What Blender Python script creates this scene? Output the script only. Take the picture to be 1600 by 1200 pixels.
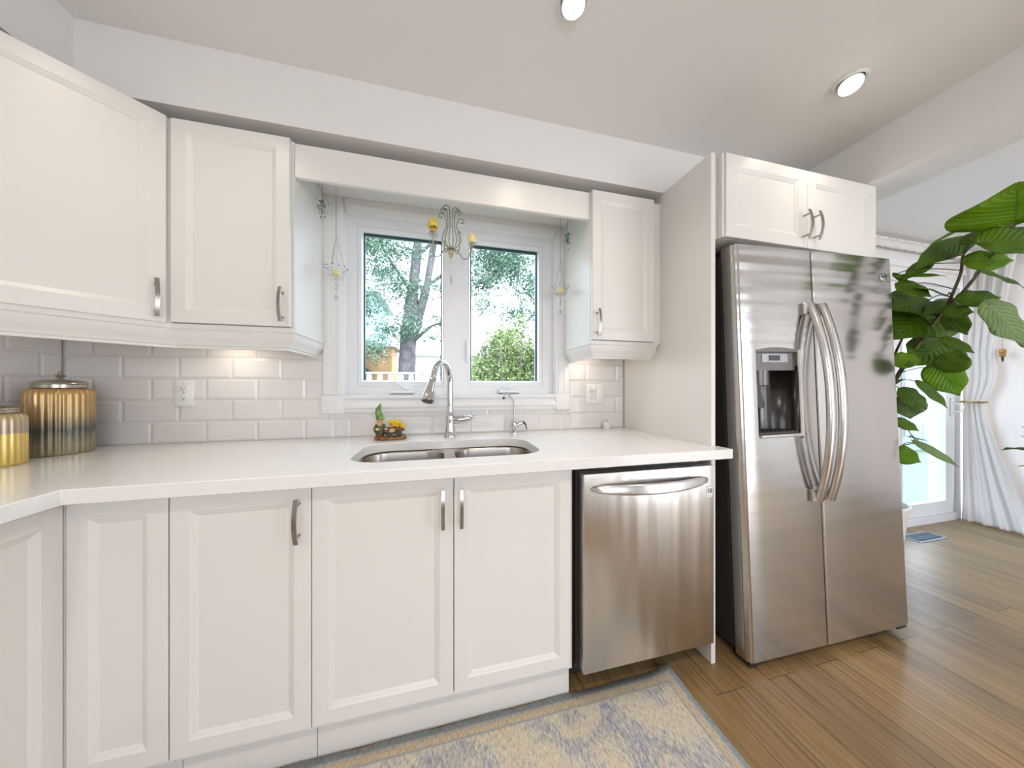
import bpy, bmesh, math, random
from mathutils import Vector, Matrix, Euler
PI = math.pi
scn = bpy.context.scene
for o in list(bpy.data.objects): bpy.data.objects.remove(o)
COL = scn.collection
rnd = random.Random(7)

# ------------------------------------------------------------------ camera, world, sun, exposure
YAW = 0.2384
cam_d = bpy.data.cameras.new('camera')
cam = bpy.data.objects.new('camera', cam_d); COL.objects.link(cam)
cam.location = (0.0, -1.6421, 1.1552)
cam.rotation_euler = (PI/2, 0, -YAW)
cam_d.sensor_width = 36.0
cam_d.lens = 470.47/1600*36
cam_d.shift_y = 5.39/1600
cam_d.clip_start = 0.02; cam_d.clip_end = 200
scn.camera = cam

scn.view_settings.view_transform = 'Standard'
scn.view_settings.look = 'None'
scn.view_settings.gamma = 1
scn.view_settings.use_curve_mapping = False
scn.view_settings.exposure = 0.13

DAY = 5.0          # sky strength
world = bpy.data.worlds.new('sky'); scn.world = world; world.use_nodes = True
wn = world.node_tree; wn.nodes.clear()
wo = wn.nodes.new('ShaderNodeOutputWorld'); wb = wn.nodes.new('ShaderNodeBackground')
wtc = wn.nodes.new('ShaderNodeTexCoord'); wsep = wn.nodes.new('ShaderNodeSeparateXYZ'); wr = wn.nodes.new('ShaderNodeValToRGB')
wr.color_ramp.elements[0].position = 0.0; wr.color_ramp.elements[0].color = (0.90, 0.94, 1.0, 1)
wr.color_ramp.elements[1].position = 0.8; wr.color_ramp.elements[1].color = (0.56, 0.74, 1.0, 1)
wn.links.new(wtc.outputs['Generated'], wsep.inputs[0]); wn.links.new(wsep.outputs['Z'], wr.inputs[0])
wn.links.new(wr.outputs[0], wb.inputs[0]); wb.inputs[1].default_value = DAY
wn.links.new(wb.outputs[0], wo.inputs[0])

def lamp(name, kind, loc, energy, color=(1,1,1), size=0.1, rot=(0,0,0), shape='DISK', sy=None, portal=False, spread=PI):
    l = bpy.data.lights.new(name, kind); l.energy = energy; l.color = color
    if kind == 'AREA':
        l.shape = shape; l.size = size; l.spread = spread
        if sy: l.size_y = sy
        if portal: l.cycles.is_portal = True
    elif kind == 'SUN': l.angle = 0.02
    o = bpy.data.objects.new(name, l); COL.objects.link(o); o.location = loc; o.rotation_euler = rot
    return o
# sun from behind the house, high: lights the garden, not the room
lamp('sun', 'SUN', (0, -10, 20), 4.5, (1.0, 0.95, 0.86), rot=(math.radians(42), 0, math.radians(28)))
WARM = (1.0, 0.865, 0.72)
POTS = [(1.585, -0.80), (0.41, -0.77), (-0.75, -0.80), (1.585, -2.10), (0.41, -2.10), (-0.75, -2.10)]
POTW = [0.8, 1.9, 1.3, 6.0, 6.0, 5.5]
# ceiling height, soffit, positions taken from the room itself
ZC, ZS = 2.367, 2.14

# ------------------------------------------------------------------ material helpers
def mat(name):
    m = bpy.data.materials.new(name); m.use_nodes = True
    return m, m.node_tree, m.node_tree.nodes['Principled BSDF']
def N(t, kind, **kw):
    n = t.nodes.new(kind)
    for k, v in kw.items():
        if k in n.inputs.keys(): n.inputs[k].default_value = v
        else: setattr(n, k, v)
    return n
def ramp(t, stops, fac=None):
    r = t.nodes.new('ShaderNodeValToRGB'); e = r.color_ramp.elements
    while len(e) < len(stops): e.new(0.5)
    for i, (p, c) in enumerate(stops): e[i].position = p; e[i].color = (*c, 1) if len(c) == 3 else c
    if fac is not None: t.links.new(fac, r.inputs[0])
    return r
def coords(t, scale=(1,1,1), rot=(0,0,0), kind='Object'):
    tc = t.nodes.new('ShaderNodeTexCoord'); mp = t.nodes.new('ShaderNodeMapping')
    mp.inputs['Scale'].default_value = scale; mp.inputs['Rotation'].default_value = rot
    t.links.new(tc.outputs[kind], mp.inputs[0]); return mp.outputs[0]
def bump(t, b, h, strength=0.2, dist=0.01):
    n = N(t, 'ShaderNodeBump'); n.inputs['Strength'].default_value = strength; n.inputs['Distance'].default_value = dist
    t.links.new(h, n.inputs['Height']); t.links.new(n.outputs[0], b.inputs['Normal'])
def paint(name, col, rough=0.5, var=0.03, scale=6, bstr=0.03, bscale=220, coat=0.0, spec=0.5):
    m, t, b = mat(name); v = coords(t)
    nz = N(t, 'ShaderNodeTexNoise'); nz.inputs['Scale'].default_value = scale; nz.inputs['Detail'].default_value = 4
    t.links.new(v, nz.inputs['Vector'])
    r = ramp(t, [(0.3, tuple(c*(1-var) for c in col)), (0.7, tuple(min(1, c*(1+var)) for c in col))], nz.outputs['Fac'])
    t.links.new(r.outputs[0], b.inputs['Base Color'])
    b.inputs['Roughness'].default_value = rough; b.inputs['Coat Weight'].default_value = coat; b.inputs['Specular IOR Level'].default_value = spec
    if bstr:
        n2 = N(t, 'ShaderNodeTexNoise'); n2.inputs['Scale'].default_value = bscale; t.links.new(v, n2.inputs['Vector'])
        bump(t, b, n2.outputs['Fac'], bstr, 0.002)
    return m
def metal(name, col, rough=0.25, aniso=0.0, arot=0.0, wave=None, streak=None, bdist=0.004, zfade=None):
    m, t, b = mat(name)
    b.inputs['Metallic'].default_value = 1.0; b.inputs['Roughness'].default_value = rough
    b.inputs['Anisotropic'].default_value = aniso; b.inputs['Anisotropic Rotation'].default_value = arot
    if aniso:
        tg = N(t, 'ShaderNodeTangent'); tg.direction_type = 'RADIAL'; tg.axis = 'Z'
        t.links.new(tg.outputs[0], b.inputs['Tangent'])
    v = coords(t, streak or (1,1,1))
    nz = N(t, 'ShaderNodeTexNoise'); nz.inputs['Scale'].default_value = 40; nz.inputs['Detail'].default_value = 3
    t.links.new(v, nz.inputs['Vector'])
    r = ramp(t, [(0.3, tuple(c*0.95 for c in col)), (0.7, tuple(min(1, c*1.04) for c in col))], nz.outputs['Fac'])
    t.links.new(r.outputs[0], b.inputs['Base Color'])
    if wave:
        v2 = coords(t, wave); n2 = N(t, 'ShaderNodeTexNoise'); n2.inputs['Scale'].default_value = 1.0; n2.inputs['Detail'].default_value = 1.0
        t.links.new(v2, n2.inputs['Vector']); hh = n2.outputs['Fac']
        if zfade:      # the sheet is only rippled in its upper part
            sp = N(t, 'ShaderNodeSeparateXYZ'); t.links.new(coords(t), sp.inputs[0]); mr = N(t, 'ShaderNodeMapRange'); mr.interpolation_type = 'SMOOTHSTEP'
            mr.inputs[1].default_value = zfade[0]; mr.inputs[2].default_value = zfade[1]; mr.inputs[3].default_value = 0.12; t.links.new(sp.outputs['Z'], mr.inputs[0])
            mu = N(t, 'ShaderNodeMath', operation='MULTIPLY'); t.links.new(hh, mu.inputs[0]); t.links.new(mr.outputs[0], mu.inputs[1]); hh = mu.outputs[0]
        bump(t, b, hh, 1.0, bdist)
    return m
def plain(name, col, rough=0.5, metallic=0.0, **kw):
    m, t, b = mat(name)
    nz = N(t, 'ShaderNodeTexNoise'); nz.inputs['Scale'].default_value = 35; t.links.new(coords(t), nz.inputs['Vector'])
    r = ramp(t, [(0.3, tuple(c*0.93 for c in col)), (0.7, tuple(min(1, c*1.05) for c in col))], nz.outputs['Fac'])
    t.links.new(r.outputs[0], b.inputs['Base Color'])
    b.inputs['Roughness'].default_value = rough; b.inputs['Metallic'].default_value = metallic
    for k, v in kw.items(): b.inputs[k.replace('_', ' ')].default_value = v
    return m

M = {}
M['wall'] = paint('wall_paint', (0.80, 0.785, 0.76), 0.6, 0.012, 2, 0.05, 160)
M['ceiling'] = paint('ceiling_paint', (0.80, 0.785, 0.765), 0.7, 0.012, 1.5, 0.05, 160)
M['cab'] = paint('cabinet_paint', (0.78, 0.755, 0.718), 0.33, 0.012, 3, 0.02, 300)
M['trim'] = paint('trim_paint', (0.82, 0.815, 0.81), 0.35, 0.01, 3, 0.02, 300)
M['vinyl'] = paint('window_vinyl', (0.84, 0.845, 0.86), 0.32, 0.01, 3, 0)
M['quartz'] = paint('quartz_counter', (0.83, 0.82, 0.80), 0.16, 0.015, 60, 0)
M['tile'] = paint('glazed_tile', (0.77, 0.745, 0.725), 0.12, 0.03, 5, 0.0, coat=0.3)
M['grout'] = paint('grout', (0.66, 0.64, 0.61), 0.8, 0.03, 50, 0.1)
M['white_plastic'] = plain('white_plastic', (0.86, 0.85, 0.83), 0.3)
M['black_plastic'] = plain('black_plastic', (0.012, 0.011, 0.011), 0.4)
M['dark_side'] = plain('dark_appliance_side', (0.030, 0.026, 0.025), 0.42)
M['grey_panel'] = plain('grey_control_panel', (0.16, 0.145, 0.143), 0.3, 0.4)
M['screen_off'] = plain('dark_display', (0.05, 0.05, 0.07), 0.1)
M['steel_v'] = metal('brushed_steel_wavy', (0.56, 0.54, 0.52), 0.20, 0.8, 0.25, wave=(0.9, 0.9, 15), streak=(40, 40, 1), bdist=0.011, zfade=(1.15, 1.45))
M['steel_h'] = metal('brushed_steel_wavy_vertical', (0.66, 0.63, 0.60), 0.29, 0.75, 0.0, wave=(12.0, 3.0, 0.9), streak=(1, 1, 40), bdist=0.012)
M['steel_plain'] = metal('satin_steel', (0.62, 0.60, 0.585), 0.24)
M['sink'] = metal('sink_steel', (0.50, 0.455, 0.41), 0.26, streak=(1, 40, 40))
M['chrome'] = metal('chrome', (0.66, 0.655, 0.66), 0.06)
M['nickel'] = metal('brushed_nickel', (0.38, 0.35, 0.325), 0.26, streak=(60, 60, 2))
M['silver'] = metal('aged_silver', (0.50, 0.46, 0.40), 0.22)
M['brass'] = metal('aged_brass', (0.42, 0.29, 0.12), 0.35)
M['wire'] = plain('painted_wire', (0.25, 0.28, 0.19), 0.5)
M['paper'] = plain('white_sticker', (0.85, 0.84, 0.83), 0.5)
M['ink'] = plain('black_ink', (0.02, 0.02, 0.02), 0.5)
M['grey_ink'] = plain('grey_ink', (0.32, 0.31, 0.30), 0.4)
M['seal'] = plain('dark_glass_edge', (0.012, 0.05, 0.065), 0.3)
M['void'] = plain('dark_recess', (0.02, 0.019, 0.018), 0.8)
M['pot'] = paint('glazed_white_pot', (0.74, 0.71, 0.67), 0.3, 0.03, 8, 0)
M['soil'] = plain('soil', (0.05, 0.035, 0.022), 0.95)
M['bark'] = paint('stem_bark', (0.13, 0.10, 0.055), 0.8, 0.3, 30, 0.4, 60)
M['petiole'] = plain('petiole', (0.10, 0.13, 0.03), 0.5)

def glass(name, col=(1,1,1), rough=0.0, ior=1.22, tint=1.0):
    m, t, b = mat(name); t.nodes.remove(b)
    out = t.nodes['Material Output']
    tr = N(t, 'ShaderNodeBsdfTransparent'); tr.inputs[0].default_value = (*col, 1)
    gl = N(t, 'ShaderNodeBsdfGlossy'); gl.inputs['Roughness'].default_value = rough
    fr = N(t, 'ShaderNodeFresnel'); fr.inputs[0].default_value = ior
    mx = N(t, 'ShaderNodeMixShader')
    ge = N(t, 'ShaderNodeNewGeometry'); iv = N(t, 'ShaderNodeMath', operation='SUBTRACT'); iv.inputs[0].default_value = 1.0; t.links.new(ge.outputs['Backfacing'], iv.inputs[1])
    fm = N(t, 'ShaderNodeMath', operation='MULTIPLY'); t.links.new(fr.outputs[0], fm.inputs[0]); t.links.new(iv.outputs[0], fm.inputs[1])   # one reflection, at the face the light enters
    t.links.new(fm.outputs[0], mx.inputs[0]); t.links.new(tr.outputs[0], mx.inputs[1]); t.links.new(gl.outputs[0], mx.inputs[2])
    t.links.new(mx.outputs[0], out.inputs[0]); return m
M['pane'] = glass('window_glass', (0.96, 0.99, 0.99))
M['crystal'] = glass('crystal', (0.80, 0.82, 0.84), 0.05, 2.6)

def emit(name, col, s):
    m, t, b = mat(name); b.inputs['Emission Color'].default_value = (*col, 1); b.inputs['Emission Strength'].default_value = s
    b.inputs['Base Color'].default_value = (0.9, 0.9, 0.9, 1); return m
M['lens'] = emit('lit_lens', (1.0, 0.93, 0.84), 9.0)

# hardwood floor: planks run towards the back wall
def floor_mat():
    m, t, b = mat('oak_floor')
    v = coords(t, (1,1,1), (0,0,PI/2))
    br = N(t, 'ShaderNodeTexBrick'); br.offset = 0.37; br.offset_frequency = 2
    for k, x in (('Scale', 1.0), ('Brick Width', 1.15), ('Row Height', 0.127), ('Mortar Size', 0.0012), ('Mortar Smooth', 0.3), ('Bias', 0.0)): br.inputs[k].default_value = x
    br.inputs['Color1'].default_value = (0.0, 0.0, 0.0, 1); br.inputs['Color2'].default_value = (1, 1, 1, 1); br.inputs['Mortar'].default_value = (0.5, 0.5, 0.5, 1)
    t.links.new(v, br.inputs['Vector'])
    # grain, stretched along the plank (object y) and shifted per plank
    tc = t.nodes.new('ShaderNodeTexCoord')
    off = N(t, 'ShaderNodeVectorMath', operation='MULTIPLY_ADD'); off.inputs[1].default_value = (3.1, 7.7, 0); 
    t.links.new(br.outputs['Color'], off.inputs[0]); t.links.new(tc.outputs['Object'], off.inputs[2])
    mp = N(t, 'ShaderNodeMapping'); mp.inputs['Scale'].default_value = (15, 1.0, 1); t.links.new(off.outputs[0], mp.inputs[0])
    nz = N(t, 'ShaderNodeTexNoise'); nz.inputs['Scale'].default_value = 1.6; nz.inputs['Detail'].default_value = 8; nz.inputs['Roughness'].default_value = 0.62; nz.inputs['Distortion'].default_value = 0.9
    t.links.new(mp.outputs[0], nz.inputs['Vector'])
    mp2 = N(t, 'ShaderNodeMapping'); mp2.inputs['Scale'].default_value = (9, 1.1, 1); t.links.new(off.outputs[0], mp2.inputs[0])
    wv = N(t, 'ShaderNodeTexWave'); wv.wave_type = 'BANDS'; wv.bands_direction = 'X'
    wv.inputs['Scale'].default_value = 1.3; wv.inputs['Distortion'].default_value = 7; wv.inputs['Detail'].default_value = 3; wv.inputs['Detail Scale'].default_value = 1.2
    t.links.new(mp2.outputs[0], wv.inputs['Vector'])
    mxf = N(t, 'ShaderNodeMix', data_type='FLOAT'); mxf.inputs[0].default_value = 0.10
    t.links.new(nz.outputs['Fac'], mxf.inputs[2]); t.links.new(wv.outputs['Fac'], mxf.inputs[3])
    r = ramp(t, [(0.30, (0.10, 0.058, 0.022)), (0.40, (0.225, 0.142, 0.060)), (0.60, (0.300, 0.198, 0.090)), (0.85, (0.37, 0.255, 0.125))], mxf.outputs[0])
    rp = ramp(t, [(0.0, (0.80, 0.80, 0.82)), (0.5, (0.97, 0.96, 0.95)), (1.0, (1.16, 1.13, 1.08))], br.outputs['Color'])
    mul = N(t, 'ShaderNodeMix', data_type='RGBA', blend_type='MULTIPLY'); mul.inputs[0].default_value = 1.0
    t.links.new(r.outputs[0], mul.inputs[6]); t.links.new(rp.outputs[0], mul.inputs[7])
    mo = N(t, 'ShaderNodeMix', data_type='RGBA'); t.links.new(br.outputs['Fac'], mo.inputs[0])
    t.links.new(mul.outputs[2], mo.inputs[6]); mo.inputs[7].default_value = (0.05, 0.032, 0.016, 1)
    t.links.new(mo.outputs[2], b.inputs['Base Color'])
    b.inputs['Roughness'].default_value = 0.30
    inv = N(t, 'ShaderNodeMath', operation='MULTIPLY_ADD'); inv.inputs[1].default_value = -1.0
    t.links.new(br.outputs['Fac'], inv.inputs[0]); t.links.new(nz.outputs['Fac'], inv.inputs[2])
    bump(t, b, inv.outputs[0], 0.25, 0.002); return m
M['floor'] = floor_mat()

def leaf_mat(name, c1, c2, cv, trans=0.35):
    m, t, b = mat(name)
    uv = N(t, 'ShaderNodeUVMap')
    sep = N(t, 'ShaderNodeSeparateXYZ'); t.links.new(uv.outputs[0], sep.inputs[0])
    # v along the leaf, u across (-1..1 packed as 0..1): side veins slant forward
    a = N(t, 'ShaderNodeMath', operation='SUBTRACT'); t.links.new(sep.outputs['X'], a.inputs[0]); a.inputs[1].default_value = 0.5
    ab = N(t, 'ShaderNodeMath', operation='ABSOLUTE'); t.links.new(a.outputs[0], ab.inputs[0])
    k = N(t, 'ShaderNodeMath', operation='MULTIPLY_ADD'); t.links.new(ab.outputs[0], k.inputs[0]); k.inputs[1].default_value = -0.75; t.links.new(sep.outputs['Y'], k.inputs[2])
    s = N(t, 'ShaderNodeMath', operation='MULTIPLY'); t.links.new(k.outputs[0], s.inputs[0]); s.inputs[1].default_value = 62
    sn = N(t, 'ShaderNodeMath', operation='SINE'); t.links.new(s.outputs[0], sn.inputs[0])
    vein = ramp(t, [(0.90, (0,0,0)), (0.99, (1,1,1))], sn.outputs[0])
    mid = ramp(t, [(0.0, (1,1,1)), (0.018, (0,0,0))], ab.outputs[0])
    vm = N(t, 'ShaderNodeMath', operation='MAXIMUM'); t.links.new(vein.outputs[0], vm.inputs[0]); t.links.new(mid.outputs[0], vm.inputs[1])
    nz = N(t, 'ShaderNodeTexNoise'); nz.inputs['Scale'].default_value = 9; t.links.new(coords(t), nz.inputs['Vector'])
    r = ramp(t, [(0.3, c1), (0.7, c2)], nz.outputs['Fac'])
    mx = N(t, 'ShaderNodeMix', data_type='RGBA'); t.links.new(vm.outputs[0], mx.inputs[0]); t.links.new(r.outputs[0], mx.inputs[6]); mx.inputs[7].default_value = (*cv, 1)
    t.links.new(mx.outputs[2], b.inputs['Base Color']); b.inputs['Roughness'].default_value = 0.42; b.inputs['Specular IOR Level'].default_value = 0.3
    bump(t, b, sn.outputs[0], 0.35, 0.003)
    tl = N(t, 'ShaderNodeBsdfTranslucent'); t.links.new(mx.outputs[2], tl.inputs[0])
    ms = N(t, 'ShaderNodeMixShader'); ms.inputs[0].default_value = trans
    t.links.new(b.outputs[0], ms.inputs[1]); t.links.new(tl.outputs[0], ms.inputs[2]); t.links.new(ms.outputs[0], t.nodes['Material Output'].inputs[0])
    return m
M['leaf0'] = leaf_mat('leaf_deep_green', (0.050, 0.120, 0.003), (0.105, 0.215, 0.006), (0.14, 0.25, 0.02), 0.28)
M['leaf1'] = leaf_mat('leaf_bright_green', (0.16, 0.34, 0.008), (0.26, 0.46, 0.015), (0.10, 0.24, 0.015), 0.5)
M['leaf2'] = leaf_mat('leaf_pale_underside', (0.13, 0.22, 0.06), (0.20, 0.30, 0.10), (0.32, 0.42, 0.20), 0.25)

def curtain_mat():
    m, t, b = mat('sheer_curtain')
    nz = N(t, 'ShaderNodeTexNoise'); nz.inputs['Scale'].default_value = 3.2; nz.inputs['Detail'].default_value = 5; t.links.new(coords(t), nz.inputs['Vector'])
    r = ramp(t, [(0.0, (0.86, 0.82, 0.80)), (0.70, (0.88, 0.845, 0.825)), (0.76, (0.62, 0.56, 0.52))], nz.outputs['Fac'])
    t.links.new(r.outputs[0], b.inputs['Base Color']); b.inputs['Roughness'].default_value = 0.85
    tl = N(t, 'ShaderNodeBsdfTranslucent'); t.links.new(r.outputs[0], tl.inputs[0])
    ms = N(t, 'ShaderNodeMixShader'); ms.inputs[0].default_value = 0.2
    t.links.new(b.outputs[0], ms.inputs[1]); t.links.new(tl.outputs[0], ms.inputs[2]); t.links.new(ms.outputs[0], t.nodes['Material Output'].inputs[0])
    return m
M['curtain'] = curtain_mat()

def rug_mat():
    m, t, b = mat('distressed_rug')
    tc = t.nodes.new('ShaderNodeTexCoord'); sep = N(t, 'ShaderNodeSeparateXYZ'); t.links.new(tc.outputs['Object'], sep.inputs[0])
    def math_(op, a, bb=None, c=None):
        n = N(t, 'ShaderNodeMath', operation=op)
        for i, x in enumerate((a, bb, c)):
            if x is None: continue
            if isinstance(x, (int, float)): n.inputs[i].default_value = x
            else: t.links.new(x, n.inputs[i])
        return n.outputs[0]
    # object origin sits at the rug's near right corner of the wall side: x<0 inwards, y<0 inwards
    ax = math_('MULTIPLY', sep.outputs['X'], -1.0); ay = math_('MULTIPLY', sep.outputs['Y'], -1.0)
    edge = math_('MINIMUM', ax, ay)
    # weave threads
    mp = coords(t, (260, 60, 1)); nf = N(t, 'ShaderNodeTexNoise'); nf.inputs['Scale'].default_value = 1; nf.inputs['Detail'].default_value = 2; t.links.new(mp, nf.inputs['Vector'])
    # medallions: warped voronoi rings
    mp2 = coords(t, (3.1, 3.1, 1)); nw = N(t, 'ShaderNodeTexNoise'); nw.inputs['Scale'].default_value = 1.6; nw.inputs['Detail'].default_value = 4; t.links.new(mp2, nw.inputs['Vector'])
    vo = N(t, 'ShaderNodeTexVoronoi'); vo.feature = 'SMOOTH_F1'; vo.inputs['Scale'].default_value = 1.5
    add = N(t, 'ShaderNodeVectorMath', operation='MULTIPLY_ADD'); add.inputs[1].default_value = (0.45, 0.45, 0); t.links.new(nw.outputs['Color'], add.inputs[0]); t.links.new(mp2, add.inputs[2])
    t.links.new(add.outputs[0], vo.inputs['Vector'])
    ring = math_('SINE', math_('MULTIPLY', vo.outputs['Distance'], 21))
    mp3 = coords(t, (120, 38, 1)); nd = N(t, 'ShaderNodeTexNoise'); nd.inputs['Scale'].default_value = 1.0; nd.inputs['Detail'].default_value = 6; nd.inputs['Roughness'].default_value = 0.75; t.links.new(mp3, nd.inputs['Vector'])
    mp4 = coords(t, (7, 5, 1)); nl = N(t, 'ShaderNodeTexNoise'); nl.inputs['Scale'].default_value = 1.0; nl.inputs['Detail'].default_value = 3; t.links.new(mp4, nl.inputs['Vector'])
    s = math_('ADD', math_('MULTIPLY', ring, 0.085), math_('ADD', math_('MULTIPLY', nd.outputs['Fac'], 1.25), math_('MULTIPLY', nl.outputs['Fac'], 0.35)))
    cream, tan, blue, dblue = (0.62, 0.54, 0.41), (0.46, 0.33, 0.17), (0.36, 0.37, 0.41), (0.24, 0.26, 0.32)
    field = ramp(t, [(0.60, cream), (0.78, (0.60, 0.55, 0.45)), (0.84, (0.42, 0.42, 0.43)), (0.94, blue), (1.0, dblue)], s)
    # warm patches
    wp = ramp(t, [(0.50, (0,0,0)), (0.72, (0.45, 0.45, 0.45))], nw.outputs['Fac'])
    f2 = N(t, 'ShaderNodeMix', data_type='RGBA'); t.links.new(wp.outputs[0], f2.inputs[0]); t.links.new(field.outputs[0], f2.inputs[6]); f2.inputs[7].default_value = (0.50, 0.40, 0.24, 1)
    fine = N(t, 'ShaderNodeMix', data_type='RGBA', blend_type='MULTIPLY'); fine.inputs[0].default_value = 0.8
    fr = ramp(t, [(0.3, (0.62, 0.63, 0.66)), (0.6, (1.1, 1.09, 1.07))], nf.outputs['Fac'])
    t.links.new(f2.outputs[2], fine.inputs[6]); t.links.new(fr.outputs[0], fine.inputs[7])
    # border bands by distance from the edge
    bb = ramp(t, [(0.0, (0.30, 0.33, 0.34)), (0.018, (0.44, 0.43, 0.41)), (0.024, (0.52, 0.43, 0.30)), (0.045, (0.36, 0.37, 0.38)), (0.052, (0.56, 0.50, 0.40))], edge)
    bb.color_ramp.interpolation = 'CONSTANT'
    bm_ = ramp(t, [(0.055, (1,1,1)), (0.060, (0,0,0))], edge)
    bcol = N(t, 'ShaderNodeMix', data_type='RGBA', blend_type='MULTIPLY'); bcol.inputs[0].default_value = 0.8
    t.links.new(bb.outputs[0], bcol.inputs[6]); t.links.new(fr.outputs[0], bcol.inputs[7])
    fin = N(t, 'ShaderNodeMix', data_type='RGBA'); t.links.new(bm_.outputs[0], fin.inputs[0]); t.links.new(fine.outputs[2], fin.inputs[6]); t.links.new(bcol.outputs[2], fin.inputs[7])
    t.links.new(fin.outputs[2], b.inputs['Base Color']); b.inputs['Roughness'].default_value = 0.95; b.inputs['Specular IOR Level'].default_value = 0.1
    bump(t, b, nf.outputs['Fac'], 0.6, 0.004); return m
M['rug'] = rug_mat()

def jar_mat(name, top, low, z0, z1, edge=0.06):
    # mercury glass: amber above, darker or paler below an uneven line
    m, t, b = mat(name)
    sep = N(t, 'ShaderNodeSeparateXYZ'); t.links.new(coords(t), sep.inputs[0])
    nz = N(t, 'ShaderNodeTexNoise'); nz.inputs['Scale'].default_value = 3; nz.inputs['Detail'].default_value = 5
    t.links.new(coords(t, (14, 14, 4)), nz.inputs['Vector'])
    a = N(t, 'ShaderNodeMath', operation='MULTIPLY_ADD'); t.links.new(nz.outputs['Fac'], a.inputs[0]); a.inputs[1].default_value = edge; t.links.new(sep.outputs['Z'], a.inputs[2])
    mr = N(t, 'ShaderNodeMapRange'); t.links.new(a.outputs[0], mr.inputs[0]); mr.inputs[1].default_value = z0; mr.inputs[2].default_value = z1
    r = ramp(t, low + top, mr.outputs[0])
    t.links.new(r.outputs[0], b.inputs['Base Color'])
    b.inputs['Metallic'].default_value = 0.6; b.inputs['Roughness'].default_value = 0.32; b.inputs['Coat Weight'].default_value = 0.6; b.inputs['Coat Roughness'].default_value = 0.05
    n2 = N(t, 'ShaderNodeTexNoise'); n2.inputs['Scale'].default_value = 60; t.links.new(coords(t), n2.inputs['Vector']); bump(t, b, n2.outputs['Fac'], 0.12, 0.003)
    return m
M['jar_a'] = jar_mat('mercury_glass_amber', [(0.62, (0.44, 0.31, 0.14)), (1.0, (0.60, 0.36, 0.13))], [(0.0, (0.42, 0.35, 0.22)), (0.22, (0.35, 0.31, 0.22)), (0.40, (0.10, 0.11, 0.10))], 0.02, 0.27)
M['jar_b'] = jar_mat('mercury_glass_gold', [(0.62, (0.48, 0.38, 0.27)), (1.0, (0.66, 0.50, 0.26))], [(0.0, (0.80, 0.60, 0.17)), (0.50, (0.82, 0.62, 0.20)), (0.53, (0.45, 0.38, 0.30))], 0.02, 0.20, 0.03)

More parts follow.
